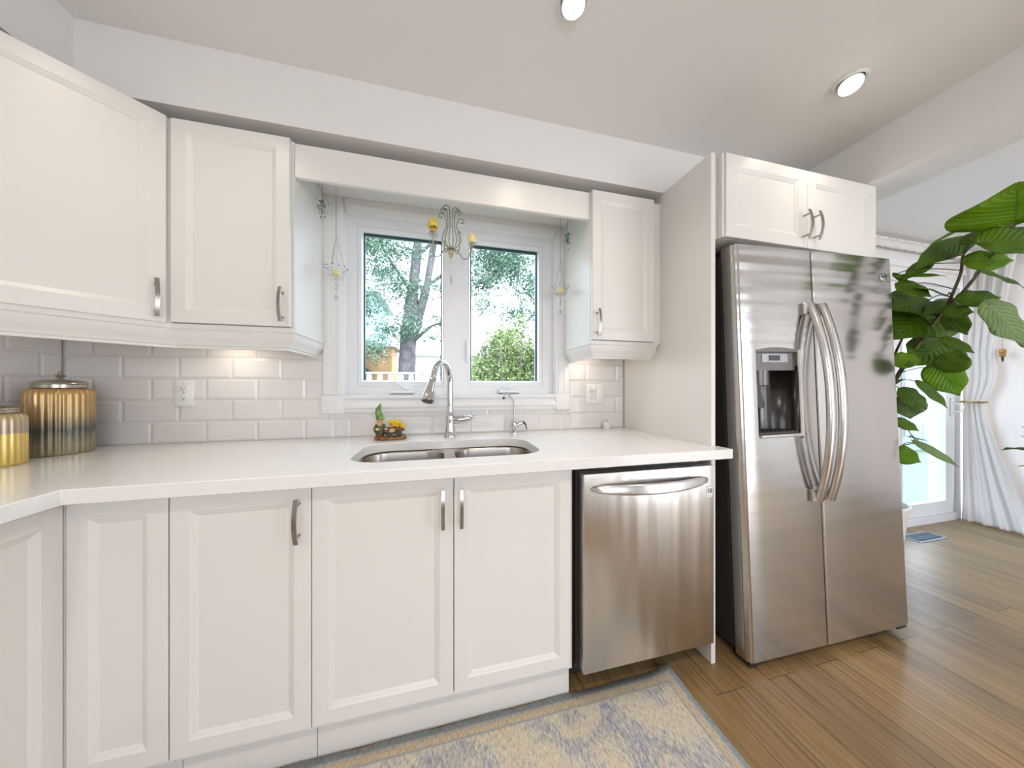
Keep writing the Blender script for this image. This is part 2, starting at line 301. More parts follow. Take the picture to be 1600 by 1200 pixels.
# ------------------------------------------------------------------ mesh helpers
class MB:
    def __init__(s): s.bm = bmesh.new()
    def box(s, x0, x1, y0, y1, z0, z1, bev=0.0, seg=1, mtx=None):
        x0, x1 = sorted((x0, x1)); y0, y1 = sorted((y0, y1)); z0, z1 = sorted((z0, z1))
        vs = [s.bm.verts.new(p) for p in ((x0,y0,z0),(x1,y0,z0),(x1,y1,z0),(x0,y1,z0),(x0,y0,z1),(x1,y0,z1),(x1,y1,z1),(x0,y1,z1))]
        fs = [s.bm.faces.new([vs[i] for i in f]) for f in ((0,3,2,1),(4,5,6,7),(0,1,5,4),(1,2,6,5),(2,3,7,6),(3,0,4,7))]
        if mtx is not None:
            for v in vs: v.co = mtx @ v.co
        if bev:
            es = list({e for f in fs for e in f.edges})
            bmesh.ops.bevel(s.bm, geom=es, offset=bev, segments=seg, profile=0.5, affect='EDGES')
        return s
    def prism(s, pts, axis, a, b):
        """extrude a 2-D outline; axis 'x': pts are (y,z); 'y': (x,z); 'z': (x,y)"""
        def P(p, t): return {'x': (t, p[0], p[1]), 'y': (p[0], t, p[1]), 'z': (p[0], p[1], t)}[axis]
        A = [s.bm.verts.new(P(p, a)) for p in pts]; B = [s.bm.verts.new(P(p, b)) for p in pts]
        n = len(pts)
        for i in range(n): s.bm.faces.new((A[i], A[(i+1) % n], B[(i+1) % n], B[i]))
        s.bm.faces.new(A[::-1]); s.bm.faces.new(B)
        return s
    def loft(s, rings, closed=True, caps=True):
        R = [[s.bm.verts.new(p) for p in r] for r in rings]; n = len(R[0])
        for a, b in zip(R, R[1:]):
            for i in range(n if closed else n-1):
                j = (i+1) % n; s.bm.faces.new((a[i], a[j], b[j], b[i]))
        if caps and closed: s.bm.faces.new(R[0][::-1]); s.bm.faces.new(R[-1])
        return s
    def lathe(s, prof, c=(0,0,0), seg=32, rib=0.0, nrib=0, rib_from=1, rib_to=None, mtx=None):
        rings = []
        for k, (r, z) in enumerate(prof):
            ring = []
            for i in range(seg):
                a = 2*PI*i/seg; rr = r
                if nrib and rib_from <= k <= (rib_to if rib_to is not None else 99): rr = r*(1 - rib*(0.5+0.5*math.cos(nrib*a)))
                p = Vector((rr*math.cos(a), rr*math.sin(a), z))
                if mtx is not None: p = mtx @ p
                ring.append(Vector(c) + p)
            rings.append(ring)
        return s.loft(rings)
    def tube(s, pts, r, seg=10, caps=True):
        pts = [Vector(p) for p in pts]; rs = list(r) if isinstance(r, (list, tuple)) else [r]*len(pts)
        if len(rs) != len(pts): q = [i*(len(rs)-1)/(len(pts)-1) for i in range(len(pts))]; rs = [rs[int(t)]*(1-t+int(t)) + rs[min(int(t)+1, len(rs)-1)]*(t-int(t)) for t in q]
        rings = []; up = None
        for i, p in enumerate(pts):
            d = (pts[min(i+1, len(pts)-1)] - pts[max(i-1, 0)]).normalized()
            if up is None:
                up = Vector((0,0,1)) if abs(d.z) < 0.9 else Vector((1,0,0))
            sx = d.cross(up).normalized(); up = sx.cross(d).normalized()
            rings.append([p + (sx*math.cos(2*PI*k/seg) + up*math.sin(2*PI*k/seg))*rs[i] for k in range(seg)])
        return s.loft(rings, caps=caps)
    def ball(s, c, r, sub=2, sc=(1,1,1)):
        g = bmesh.ops.create_icosphere(s.bm, subdivisions=sub, radius=r)
        for v in g['verts']: v.co = Vector((v.co.x*sc[0]+c[0], v.co.y*sc[1]+c[1], v.co.z*sc[2]+c[2]))
        return s
    def build(s, name, m, parent=None, smooth=35, mtx=None, origin=None):
        bmesh.ops.recalc_face_normals(s.bm, faces=s.bm.faces)
        if mtx is not None: bmesh.ops.transform(s.bm, matrix=mtx, verts=s.bm.verts)
        if origin is not None: bmesh.ops.translate(s.bm, vec=-Vector(origin), verts=s.bm.verts)
        me = bpy.data.meshes.new(name)
        if smooth:
            for f in s.bm.faces: f.smooth = True
            for e in s.bm.edges:
                if len(e.link_faces) == 2 and e.calc_face_angle(0) > math.radians(smooth): e.smooth = False
        s.bm.to_mesh(me); s.bm.free(); me.materials.append(m)
        o = bpy.data.objects.new(name, me); COL.objects.link(o)
        if origin is not None: o.location = origin
        if parent is not None: o.parent = parent
        return o
def tag(o, label=None, cat=None, group=None, kind=None):
    if label: o['label'] = label
    if cat: o['category'] = cat
    if group: o['group'] = group
    if kind: o['kind'] = kind
    return o
def thing(name, label, cat, loc=(0,0,0), rot=(0,0,0), group=None):
    o = bpy.data.objects.new(name, None); COL.objects.link(o); o.location = loc; o.rotation_euler = rot; o.empty_display_size = 0.05
    return tag(o, label, cat, group)
def struct(name, mb, m, **kw): return tag(mb.build(name, m, **kw), kind='structure')
def copy_tree(o, parent=None):
    c = o.copy(); COL.objects.link(c); c.parent = parent
    for ch in list(o.children): copy_tree(ch, c)
    return c
def smoothpts(pts, n=6):
    P = [Vector(p) for p in pts]; out = []
    for i in range(len(P)-1):
        p0, p1, p2, p3 = P[max(i-1,0)], P[i], P[i+1], P[min(i+2, len(P)-1)]
        for k in range(n):
            t = k/n; out.append(0.5*((2*p1)+(-p0+p2)*t+(2*p0-5*p1+4*p2-p3)*t*t+(-p0+3*p1-3*p2+p3)*t**3))
    out.append(P[-1]); return out
def text_mesh(s, size, name, m, parent, loc, rot, depth=0.0004, bold=0.0):
    cu = bpy.data.curves.new('lettering', 'FONT'); cu.body = s; cu.size = size; cu.extrude = depth; cu.offset = bold; cu.align_x = 'CENTER'; cu.align_y = 'CENTER'
    to = bpy.data.objects.new('lettering', cu); COL.objects.link(to)
    bpy.context.view_layer.update()
    me = bpy.data.meshes.new_from_object(to); bpy.data.objects.remove(to); bpy.data.curves.remove(cu)
    me.materials.clear(); me.materials.append(m)
    o = bpy.data.objects.new(name, me); COL.objects.link(o); o.location = loc; o.rotation_euler = rot; o.parent = parent; return o

def chain_loc(p):
    v = Vector((0,0,0))
    while p is not None: v += Vector(p.location); p = p.parent
    return v
def wp(name, mb, m, parent, **kw):
    """part modelled in room coordinates, hung under a thing"""
    return mb.build(name, m, parent, mtx=Matrix.Translation(-chain_loc(parent)), **kw)

# ------------------------------------------------------------------ the room shell
XL, XR, YR = -1.505, 4.56, -3.6
struct('floor', MB().box(XL-0.15, XR+0.15, YR-0.15, 0.2, -0.08, 0.0), M['floor'], smooth=0)
struct('ceiling', MB().box(XL-0.15, XR+0.15, YR-0.15, 0.2, ZC, ZC+0.1), M['ceiling'], smooth=0)
def wall_holes(a0, a1, z0, z1, holes, put):
    xs = sorted({a0, a1, *[h[0] for h in holes], *[h[1] for h in holes]}); zs = sorted({z0, z1, *[h[2] for h in holes], *[h[3] for h in holes]})
    for i in range(len(xs)-1):
        for j in range(len(zs)-1):
            cx, cz = (xs[i]+xs[i+1])/2, (zs[j]+zs[j+1])/2
            if any(h[0] < cx < h[1] and h[2] < cz < h[3] for h in holes): continue
            put(xs[i], xs[i+1], zs[j], zs[j+1])
mb = MB(); WX0, WX1, WZ0, WZ1 = -0.448, 0.652, 1.10, 2.03
DX0, DX1 = 2.75, 4.50
wall_holes(XL-0.15, XR+0.15, 0, ZC, [(WX0, WX1, WZ0, WZ1), (DX0, DX1, 0, 2.08)], lambda a,b,c,d: mb.box(a,b,0,0.2,c,d))
struct('wall_back', mb, M['wall'], smooth=0)
struct('wall_left', MB().box(XL-0.15, XL, YR, 0, 0, ZC), M['wall'], smooth=0)
mb = MB(); wall_holes(YR, 0, 0, ZC, [(-2.3, -0.10, 0.15, 2.15)], lambda a,b,c,d: mb.box(XR, XR+0.15, a, b, c, d))
struct('wall_right', mb, M['wall'], smooth=0)
mb = MB(); wall_holes(XL-0.15, XR+0.15, 0, ZC, [(-0.6, 1.2, 0.9, 1.9), (2.5, 4.35, 0.05, 2.15)], lambda a,b,c,d: mb.box(a,b,YR-0.15,YR,c,d))  # unseen rear openings, added to let in soft frontal fill
struct('wall_front', mb, M['wall'], smooth=0)
# bulkheads above the cabinets and the header between kitchen and dining room
struct('trim_1', MB().box(XL, 2.009, -0.343, 0, ZS, ZC), M['ceiling'], smooth=0)
struct('trim_2', MB().box(XL, XL+0.343, YR, -0.343, ZS, ZC), M['ceiling'], smooth=0)
struct('trim_3', MB().box(2.009, 2.245, YR, 0, ZS-0.004, ZC), M['ceiling'], smooth=0)
struct('baseboard_right', MB().box(XR-0.014, XR, YR, -0.0, 0, 0.1, 0.003), M['trim'])
# sky portals at the openings; the two rear openings are added for frontal fill
lamp('rear_fill_portal', 'AREA', (0.3, YR-0.1, 1.4), 1, size=1.8, sy=1.0, rot=(PI/2,0,0), shape='RECTANGLE', portal=True)
lamp('rear_dining_fill_portal', 'AREA', (3.425, YR-0.1, 1.1), 1, size=1.85, sy=2.1, rot=(PI/2,0,0), shape='RECTANGLE', portal=True)
lamp('side_window_daylight', 'AREA', (XR+0.1, -1.2, 1.15), 1, size=2.0, sy=2.2, rot=(0,PI/2,0), shape='RECTANGLE', portal=True)
lamp('patio_daylight', 'AREA', (3.62, 0.18, 1.04), 1, size=1.75, sy=2.08, rot=(-PI/2,0,0), shape='RECTANGLE', portal=True)
lamp('window_daylight', 'AREA', (0.1, 0.18, 1.56), 1, size=1.1, sy=0.93, rot=(-PI/2,0,0), shape='RECTANGLE', portal=True)

# ------------------------------------------------------------------ tile backsplash
TW, TH, GR = 0.1965, 0.0957, 0.0025
def tiles(mb, a0, a1, z0, z1, put, shift=0.0):
    row = 0; z = 0.908
    while z < z1:
        off = shift + (TW/2 if row % 2 else 0)
        k = math.floor((a0-off)/TW)
        while off + k*TW < a1:
            x0, x1 = max(a0, off+k*TW+GR/2), min(a1, off+(k+1)*TW-GR/2); c0, c1 = max(z0, z+GR/2), min(z1, z+TH-GR/2)
            if x1-x0 > 0.004 and c1-c0 > 0.004:
                e = min(0.009, (x1-x0)/2.5, (c1-c0)/2.5)
                A = [put(x0,c0,0.002), put(x1,c0,0.002), put(x1,c1,0.002), put(x0,c1,0.002)]
                B = [put(x0,c0,0.0055), put(x1,c0,0.0055), put(x1,c1,0.0055), put(x0,c1,0.0055)]
                C = [put(x0+e,c0+e,0.008), put(x1-e,c0+e,0.008), put(x1-e,c1-e,0.008), put(x0+e,c1-e,0.008)]
                va, vb, vc = ([mb.bm.verts.new(p) for p in q] for q in (A, B, C))
                for q, r in ((va, vb), (vb, vc)):
                    for i in range(4): mb.bm.faces.new((q[i], q[(i+1)%4], r[(i+1)%4], r[i]))
                mb.bm.faces.new(vc)
            k += 1
        z += TH; row += 1
back = thing('tile_backsplash', 'wall of greige subway tiles behind the sink, around the window', 'backsplash', (0, 0, 0.91))
mb = MB(); P = lambda x, z, d: (x, -d, z)
for a in ((XL+0.009, -0.50, 0.91, 1.385), (-0.50, 0.69, 0.91, 1.05), (0.69, 1.100, 0.91, 1.385)): tiles(mb, *a, P, 0.165)
wp('tiles', mb, M['tile'], back, smooth=0)
mb = MB()
for a in ((XL+0.002, -0.50, 0.91, 1.385), (-0.50, 0.69, 0.91, 1.05), (0.69, 1.102, 0.91, 1.385)): mb.box(a[0], a[1], -0.0045, -0.0002, a[2], a[3])
wp('grout_bed', mb, M['grout'], back, smooth=0)
back2 = thing('tile_backsplash', 'greige subway tiles along the left wall, beside the glass canisters', 'backsplash', (XL, 0, 0.91))
mb = MB(); tiles(mb, -1.6, -0.009, 0.91, 1.385, lambda a, z, d: (XL+d, a, z), 0.02)
wp('tiles', mb, M['tile'], back2, smooth=0)
wp('grout_bed', MB().box(XL+0.0002, XL+0.0045, -1.6, -0.009, 0.91, 1.385), M['grout'], back2, smooth=0)

# ------------------------------------------------------------------ doors and handles
def shaker(w, h, t=0.021, fw=0.048, rec=0.009):
    """door leaf, local: x 0..w, z 0..h, front at y=0 facing -y, back at y=t"""
    mb = MB(); bm = mb.bm
    def ring(i, y): return [bm.verts.new(p) for p in ((i,y,i),(w-i,y,i),(w-i,y,h-i),(i,y,h-i))]
    R = [ring(0, t), ring(0, 0.002), ring(0.002, 0), ring(fw-0.004, 0), ring(fw-0.001, 0.002), ring(fw+0.003, 0.0035), ring(fw+0.009, 0.0065), ring(fw+0.012, rec)]
    for a, b in zip(R, R[1:]):
        for i in range(4): bm.faces.new((a[i], a[(i+1)%4], b[(i+1)%4], b[i]))
    bm.faces.new(R[0][::-1]); bm.faces.new(R[-1]); return mb
def door(parent, x0, x1, z0, z1, yf, name='door', **kw):
    o = shaker(x1-x0, z1-z0, **kw).build(name, M['cab'], parent, smooth=20)
    o.location = Vector((x0, yf, z0)) - chain_loc(parent); return o
def handle(parent, x, zc, L=0.128, horiz=False):
    """arched flat bar on two posts; x, zc in the leaf's own coordinates"""
    mb = MB(); n = 14; w, t = 0.011, 0.005; rings = []
    for i in range(n+1):
        s = -1 + 2*i/n; z = s*L/2; y = -0.021 - 0.012*(1-s*s)
        rings.append([(x-w/2, y, zc+z), (x+w/2, y, zc+z), (x+w/2, y-t, zc+z), (x-w/2, y-t, zc+z)])
    mb.loft(rings)
    for s in (-1, 1):
        zz = zc + s*L*0.36
        mb.tube([(x, 0.0, zz), (x, -0.0275, zz)], 0.0042, 10)
    return mb.build('handle', M['nickel'], parent, smooth=30)

# ------------------------------------------------------------------ base cabinets
YF, YC = -0.634, -0.612      # door faces, carcass faces
DZ0, DZ1 = 0.144, 0.860
def base_box(parent, x0, x1, side_to=None):
    mb = MB().box(x0, x1, YC, -0.012, 0.118, 0.8715, 0.001)
    wp('carcass', mb, M['cab'], parent)
    wp('toe_kick', MB().box(x0+0.0005, x1-0.0005, -0.587, -0.567, 0.0, 0.1175, 0.001), M['cab'], parent)
# corner unit: L-shaped, two leaves meeting at the inside corner
cc = thing('corner_base_cabinet', 'white corner base cabinet whose two narrow doors meet in the inside corner below the canisters', 'cabinet', (-1.2, -0.3, 0))
mb = MB(); mb.prism([(XL+0.012,-0.012), (-0.7095,-0.012), (-0.7095,YC), (-0.942,YC), (-0.942,-0.895), (XL+0.012,-0.895)], 'z', 0.118, 0.8715)
wp('carcass', mb, M['cab'], cc, smooth=0)
mb = MB(); mb.prism([(-0.7095,-0.567), (-0.985,-0.567), (-0.985,-0.895), (-0.965,-0.895), (-0.965,-0.587), (-0.7095,-0.587)], 'z', 0, 0.1175)
wp('toe_kick', mb, M['cab'], cc, smooth=0)
door(cc, -0.9195, -0.711, DZ0, DZ1, YF)
wp('corner_post', MB().box(-0.9412, -0.9200, -0.6125, -0.6330, DZ0, 0.862), M['cab'], cc, smooth=0)
dl = shaker(0.262, DZ1-DZ0).build('door', M['cab'], cc, smooth=20)
dl.location = Vector((-0.9205, -0.898, DZ0)) - chain_loc(cc); dl.rotation_euler = (0, 0, PI/2)
# left run continues towards the camera
lr = thing('base_cabinet', 'white base cabinet on the left wall run, next to the corner unit', 'cabinet', (-1.2, -1.25, 0))
wp('carcass', MB().box(XL+0.012, -0.942, -1.598, -0.897, 0.118, 0.8715), M['cab'], lr, smooth=0)
wp('toe_kick', MB().box(-0.985, -0.965, -1.598, -0.897, 0, 0.1175), M['cab'], lr, smooth=0)
for y in (-1.597, -1.248):
    d = shaker(0.346, DZ1-DZ0).build('door', M['cab'], lr, smooth=20); d.location = Vector((-0.9205, y, DZ0)) - chain_loc(lr); d.rotation_euler = (0,0,PI/2)
    handle(d, 0.31 if y < -1.3 else 0.036, DZ1-DZ0-0.093)
c1 = thing('base_cabinet', 'white base cabinet with a single door, left of the double-door sink cabinet', 'cabinet', (-0.54, -0.3, 0))
base_box(c1, -0.7085, -0.3685)
d = door(c1, -0.7075, -0.3690, DZ0, DZ1, YF); handle(d, 0.309, 0.768-DZ0)
c2 = thing('sink_base_cabinet', 'white double-door base cabinet under the sink, left of the dishwasher', 'cabinet', (0.055, -0.3, 0))
mb = MB()   # open-topped carcass so that the bowls hang inside
mb.box(-0.3675, -0.3495, YC, -0.012, 0.118, 0.8715); mb.box(0.460, 0.478, YC, -0.012, 0.118, 0.8715)
mb.box(-0.3495, 0.460, -0.024, -0.012, 0.118, 0.8715); mb.box(-0.3495, 0.460, YC, -0.024, 0.118, 0.136); mb.box(-0.3495, 0.460, YC, -0.592, 0.80, 0.8715)
wp('carcass', mb, M['cab'], c2, smooth=0)
wp('toe_kick', MB().box(-0.367, 0.4775, -0.587, -0.567, 0.0, 0.1175, 0.001), M['cab'], c2)
d = door(c2, -0.3665, 0.0465, DZ0, DZ1, YF); handle(d, 0.3795, 0.764-DZ0)
d = door(c2, 0.0490, 0.4640, DZ0, DZ1, YF); handle(d, 0.0225, 0.762-DZ0)

# tall side panel right of the dishwasher
panel = tag(MB().box(1.105, 1.1265, -0.617, -0.010, 0.0, ZS-0.002, 0.0008).build('end_panel', M['cab']),
    'tall white end panel standing between the dishwasher and the refrigerator', 'panel')
# ------------------------------------------------------------------ worktop with sink cut-out
SX0, SX1, SY0, SY1 = -0.298, 0.392, -0.578, -0.214
def rrect(x0, x1, y0, y1, r, n=8):
    out = []
    for cx, cy, a0 in ((x1-r, y1-r, 0), (x0+r, y1-r, 90), (x0+r, y0+r, 180), (x1-r, y0+r, 270)):
        for i in range(n+1):
            a = math.radians(a0 + 90*i/n); out.append((cx+r*math.cos(a), cy+r*math.sin(a)))
    return out
def slab(outer, holes, z0, z1, e=0.0025):
    mb = MB(); bm = mb.bm
    def loop(pts, z): 
        v = [bm.verts.new((p[0], p[1], z)) for p in pts]; return v, [bm.edges.new((v[i], v[(i+1)%len(v)])) for i in range(len(v))]
    tops = [loop(p, z1) for p in [outer]+holes]; bots = [loop(p, z0) for p in [outer]+holes]
    for L in (tops, bots):
        bmesh.ops.triangle_fill(bm, use_beauty=True, use_dissolve=False, edges=[x for l in L for x in l[1]])
    for (a, _), (b, _) in zip(tops, bots):
        n = len(a)
        for i in range(n): bm.faces.new((a[i], a[(i+1)%n], b[(i+1)%n], b[i]))
    return mb
YE = -0.6865
outer = [(XL+0.0085, -0.0085), (1.1045, -0.0085), (1.1045, -0.6175), (1.137, -0.6175), (1.137, YE), (-0.8785, YE), (-0.8785, -1.60), (XL+0.0085, -1.60)]
ct = slab(outer, [rrect(SX0, SX1, SY0, SY1, 0.105)], 0.8718, 0.910).build('worktop', M['quartz'], smooth=25, origin=(0, -0.35, 0.91))
bv = ct.modifiers.new('edge', 'BEVEL'); bv.width = 0.0022; bv.segments = 2; bv.limit_method = 'ANGLE'
tag(ct, 'white quartz L-shaped worktop with the undermounted sink cut into it', 'countertop')
# sink
sk = thing('double_sink', 'undermount stainless steel double bowl sink set into the white worktop', 'sink', (0.047, -0.396, 0.68))
b1, b2 = (SX0-0.004, 0.024), (0.066, SX1+0.004)
Zr = 0.8712
wp('rim', slab(rrect(SX0-0.02, SX1+0.02, SY0-0.012, SY1+0.02, 0.12), [rrect(*b, SY0-0.004, SY1+0.004, 0.075) for b in (b1, b2)], Zr-0.0015, Zr), M['sink'], sk, smooth=0)
for k, b in enumerate((b1, b2)):
    rings = []
    for i, (ins, z) in enumerate([(0, Zr-0.001), (0.003, Zr-0.012), (0.008, 0.78), (0.014, 0.715), (0.028, 0.697), (0.055, 0.690), (0.12, 0.686)]):
        rings.append([(x, y, z) for x, y in rrect(b[0]+ins, b[1]-ins, SY0-0.004+ins, SY1+0.004-ins, max(0.04, 0.078-ins*0.3))])
    mb = MB(); R = [[mb.bm.verts.new(p) for p in r] for r in rings]
    for p, q in zip(R, R[1:]):
        for i in range(len(p)): mb.bm.faces.new((p[i], p[(i+1)%len(p)], q[(i+1)%len(p)], q[i]))
    mb.bm.faces.new(R[-1])
    bo = wp('bowl', mb, M['sink'], sk)
    so = bo.modifiers.new('gauge', 'SOLIDIFY'); so.thickness = 0.0012; so.offset = 1
    cx = (b[0]+b[1])/2
    wp('drain', MB().lathe([(0.044, 0.6862), (0.042, 0.6892), (0.030, 0.688), (0.006, 0.6865)], (cx, -0.36, 0), 28), M['chrome'], sk)

# ------------------------------------------------------------------ wall cabinets
UZ0, UZ1, UF = 1.383, 2.093, -0.348
def rail(path, name, parent, z1=1.3795, h=0.082, closed=False):
    """under-cabinet moulding: profile swept along a plan path, its outside to the right of travel"""
    prof = [(0.006, 0), (0.006, -0.016), (0.000, -0.020), (-0.002, -0.034), (-0.010, -0.050), (-0.020, -0.060), (-0.022, -0.070), (-0.028, -0.074), (-0.028, -h), (-0.042, -h), (-0.042, 0)]
    P = [Vector((p[0], p[1])) for p in path]; rings = []
    for i, p in enumerate(P):
        ds = []
        if i > 0: ds.append((P[i]-P[i-1]).normalized())
        if i < len(P)-1: ds.append((P[i+1]-P[i]).normalized())
        ns = [Vector((d.y, -d.x)) for d in ds]
        n = sum(ns, Vector((0,0))); n.normalize(); k = 1/max(0.3, n.dot(ns[0]))
        rings.append([(p.x+n.x*o*k, p.y+n.y*o*k, z1+z) for o, z in prof])
    mb = MB().loft(rings); return wp(name, mb, M['cab'], parent, smooth=40)
ug = thing('corner_wall_cabinet', 'large white diagonal corner wall cabinet above the glass canisters', 'cabinet', (-1.3, -0.2, 1.38))
A, B = Vector((-0.912, -0.352)), Vector((-1.185, -0.625))
mb = MB(); mb.prism([(XL+0.002,-0.002), (-0.9095,-0.002), (-0.9095,-0.330), (-1.180,-0.600), (XL+0.002,-0.600)], 'z', 1.3800, 2.0955)
wp('carcass', mb, M['cab'], ug, smooth=0)
d = shaker(0.386, UZ1-UZ0+0.004, fw=0.05).build('door', M['cab'], ug, smooth=20)
d.location = Vector((B.x, B.y, UZ0-0.004)) - chain_loc(ug); d.rotation_euler = (0,0,PI/4)
handle(d, 0.360, 0.078)
# wall cabinet left of the window
ul = thing('wall_cabinet', 'white single-door wall cabinet left of the window, beside the corner cabinet', 'cabinet', (-0.72, -0.16, 1.38))
wp('carcass', MB().box(-0.9085, -0.5365, -0.326, -0.002, 1.3800, 2.0945, 0.001), M['cab'], ul)
d = door(ul, -0.9055, -0.5445, UZ0, UZ1, UF); handle(d, 0.3405, 0.078)
rail([(-1.188, -0.600), (-0.913, -0.333), (-0.5355, -0.333), (-0.5355, -0.026)], 'light_rail', ul)
# wall cabinet right of the window
ur = thing('wall_cabinet', 'narrow white wall cabinet right of the window, against the tall end panel', 'cabinet', (0.87, -0.16, 1.38))
wp('carcass', MB().box(0.7055, 1.058, -0.326, -0.002, 1.3800, 2.0945, 0.001), M['cab'], ur)
wp('filler_strip', MB().box(1.0585, 1.1045, -0.320, -0.302, 1.3800, 2.0945, 0.001), M['cab'], ur)
d = door(ur, 0.7080, 1.0470, UZ0, UZ1, UF); handle(d, 0.021, 0.078)
rail([(0.7045, -0.026), (0.7045, -0.333), (1.066, -0.333), (1.085, -0.318)], 'light_rail', ur)
# valance board above the window
tag(MB().box(-0.5355, 0.7045, -0.327, -0.308, 1.960, 2.0900, 0.002).build('valance_board', M['cab'], origin=(0.085, -0.318, 1.962)),
    'plain white valance board spanning the window between the two wall cabinets', 'valance')
wp('light_block_board', MB().box(-0.535, 0.704, -0.3075, -0.002, 2.0835, 2.0900), M['cab'], bpy.data.objects['valance_board'], smooth=0)  # added to block light from the gap above; also closes the recess

# lights under the cabinets
def puck(x, y, label):
    t = thing('puck_light', label, 'light', (x, y, 1.3795))
    MB().lathe([(0.030, 0), (0.030, -0.006), (0.024, -0.010)], seg=24).build('housing', M['trim'], t)
    MB().lathe([(0.021, -0.0101), (0.019, -0.0125), (0.001, -0.013)], seg=24).build('lens', M['lens'] , t)
    lamp('puck_glow', 'AREA', (0, 0, -0.016), 0.32, WARM, 0.035).parent = t
puck(-0.88, -0.12, 'small round puck light under the wall cabinet left of the window')
puck(0.80, -0.13, 'small round puck light under the narrow wall cabinet right of the window')
for x, y, lb in ((-1.33, -0.13, 'unlit puck light under the corner cabinet, above the taller canister'), (-1.22, -0.09, 'unlit puck light under the corner cabinet, to the right of its twin')):
    t = thing('puck_light', lb, 'light', (x, y, 1.3795))
    MB().lathe([(0.030, 0), (0.030, -0.012), (0.024, -0.018)], seg=24).build('housing', M['trim'], t)
    MB().lathe([(0.021, -0.0181), (0.019, -0.0205), (0.001, -0.021)], seg=24).build('lens', M['white_plastic'], t)

# ------------------------------------------------------------------ window over the sink
w1 = thing('window_1', 'white casement window with two sashes above the kitchen sink', 'window', (0.1, 0, 1.03)); w1['kind'] = 'structure'
mb = MB()
def flute(mb, x0, x1, z0, z1, y=-0.021):      # moulded vertical board
    w = x1-x0; prof = [(0,0), (0,y*0.75), (0.006,y), (w*0.30,y), (w*0.34,y*0.8), (w*0.62,y*0.8), (w*0.66,y), (w-0.018,y), (w-0.012,y*0.7), (w-0.004,y*0.6), (w,0)]
    mb.prism([(x0+p[0], p[1]) for p in prof], 'z', z0, z1)
flute(mb, -0.545, WX0, 1.1195, 2.083)
pr = [(0,0), (0,-0.0158), (0.006,-0.021), (0.027,-0.021), (0.032,-0.017), (0.052,-0.017), (0.056,-0.021), (0.065,-0.021), (0.070,-0.015), (0.079,-0.0125), (0.083,0)]
mb.prism([(0.735-p[0], p[1]) for p in pr], 'z', 1.1195, 2.083)
wp('side_casing', mb, M['trim'], w1, smooth=25)
mb = MB(); mb.prism([(0,WZ1-0.001), (-0.012,WZ1-0.001), (-0.016,WZ1+0.012), (-0.021,WZ1+0.02), (-0.021,2.083), (0,2.083)], 'x', WX0, WX1)
wp('head_casing', mb, M['trim'], w1, smooth=25)
mb = MB(); mb.prism([(0,1.034), (-0.019,1.034), (-0.020,1.048), (-0.026,1.053), (-0.027,1.062), (-0.020,1.072), (-0.016,1.088), (-0.018,1.096), (-0.026,1.101), (-0.026,1.116), (0.0,1.118)], 'x', WX0-0.002, WX1+0.002)
wp('apron_casing', mb, M['trim'], w1, smooth=25)
for a, b in ((-0.548, WX0-0.001), (WX1+0.001, 0.738)):
    wp('corner_block', MB().box(a, b, -0.026, 0, 1.0275, 1.1185, 0.0025, 2), M['trim'], w1)
FY = 0.03    # frame front
mb = MB()
wall_holes(WX0, WX1, WZ0+0.002, WZ1, [(-0.403, 0.025, 1.159, 1.979), (0.159, 0.591, 1.159, 1.979)], lambda a,b,c,d: mb.box(a,b,FY,0.12,c,d))
wp('frame', mb, M['vinyl'], w1, smooth=0)
mb = MB(); mb.box(WX0, WX0+0.004, -0.001, FY, 1.118, WZ1); mb.box(WX1-0.004, WX1, -0.001, FY, 1.118, WZ1); mb.box(WX0, WX1, -0.001, FY, WZ1-0.004, WZ1); mb.box(WX0, WX1, -0.0005, FY, WZ0+0.002, 1.118)
wp('jamb', mb, M['vinyl'], w1, smooth=0)
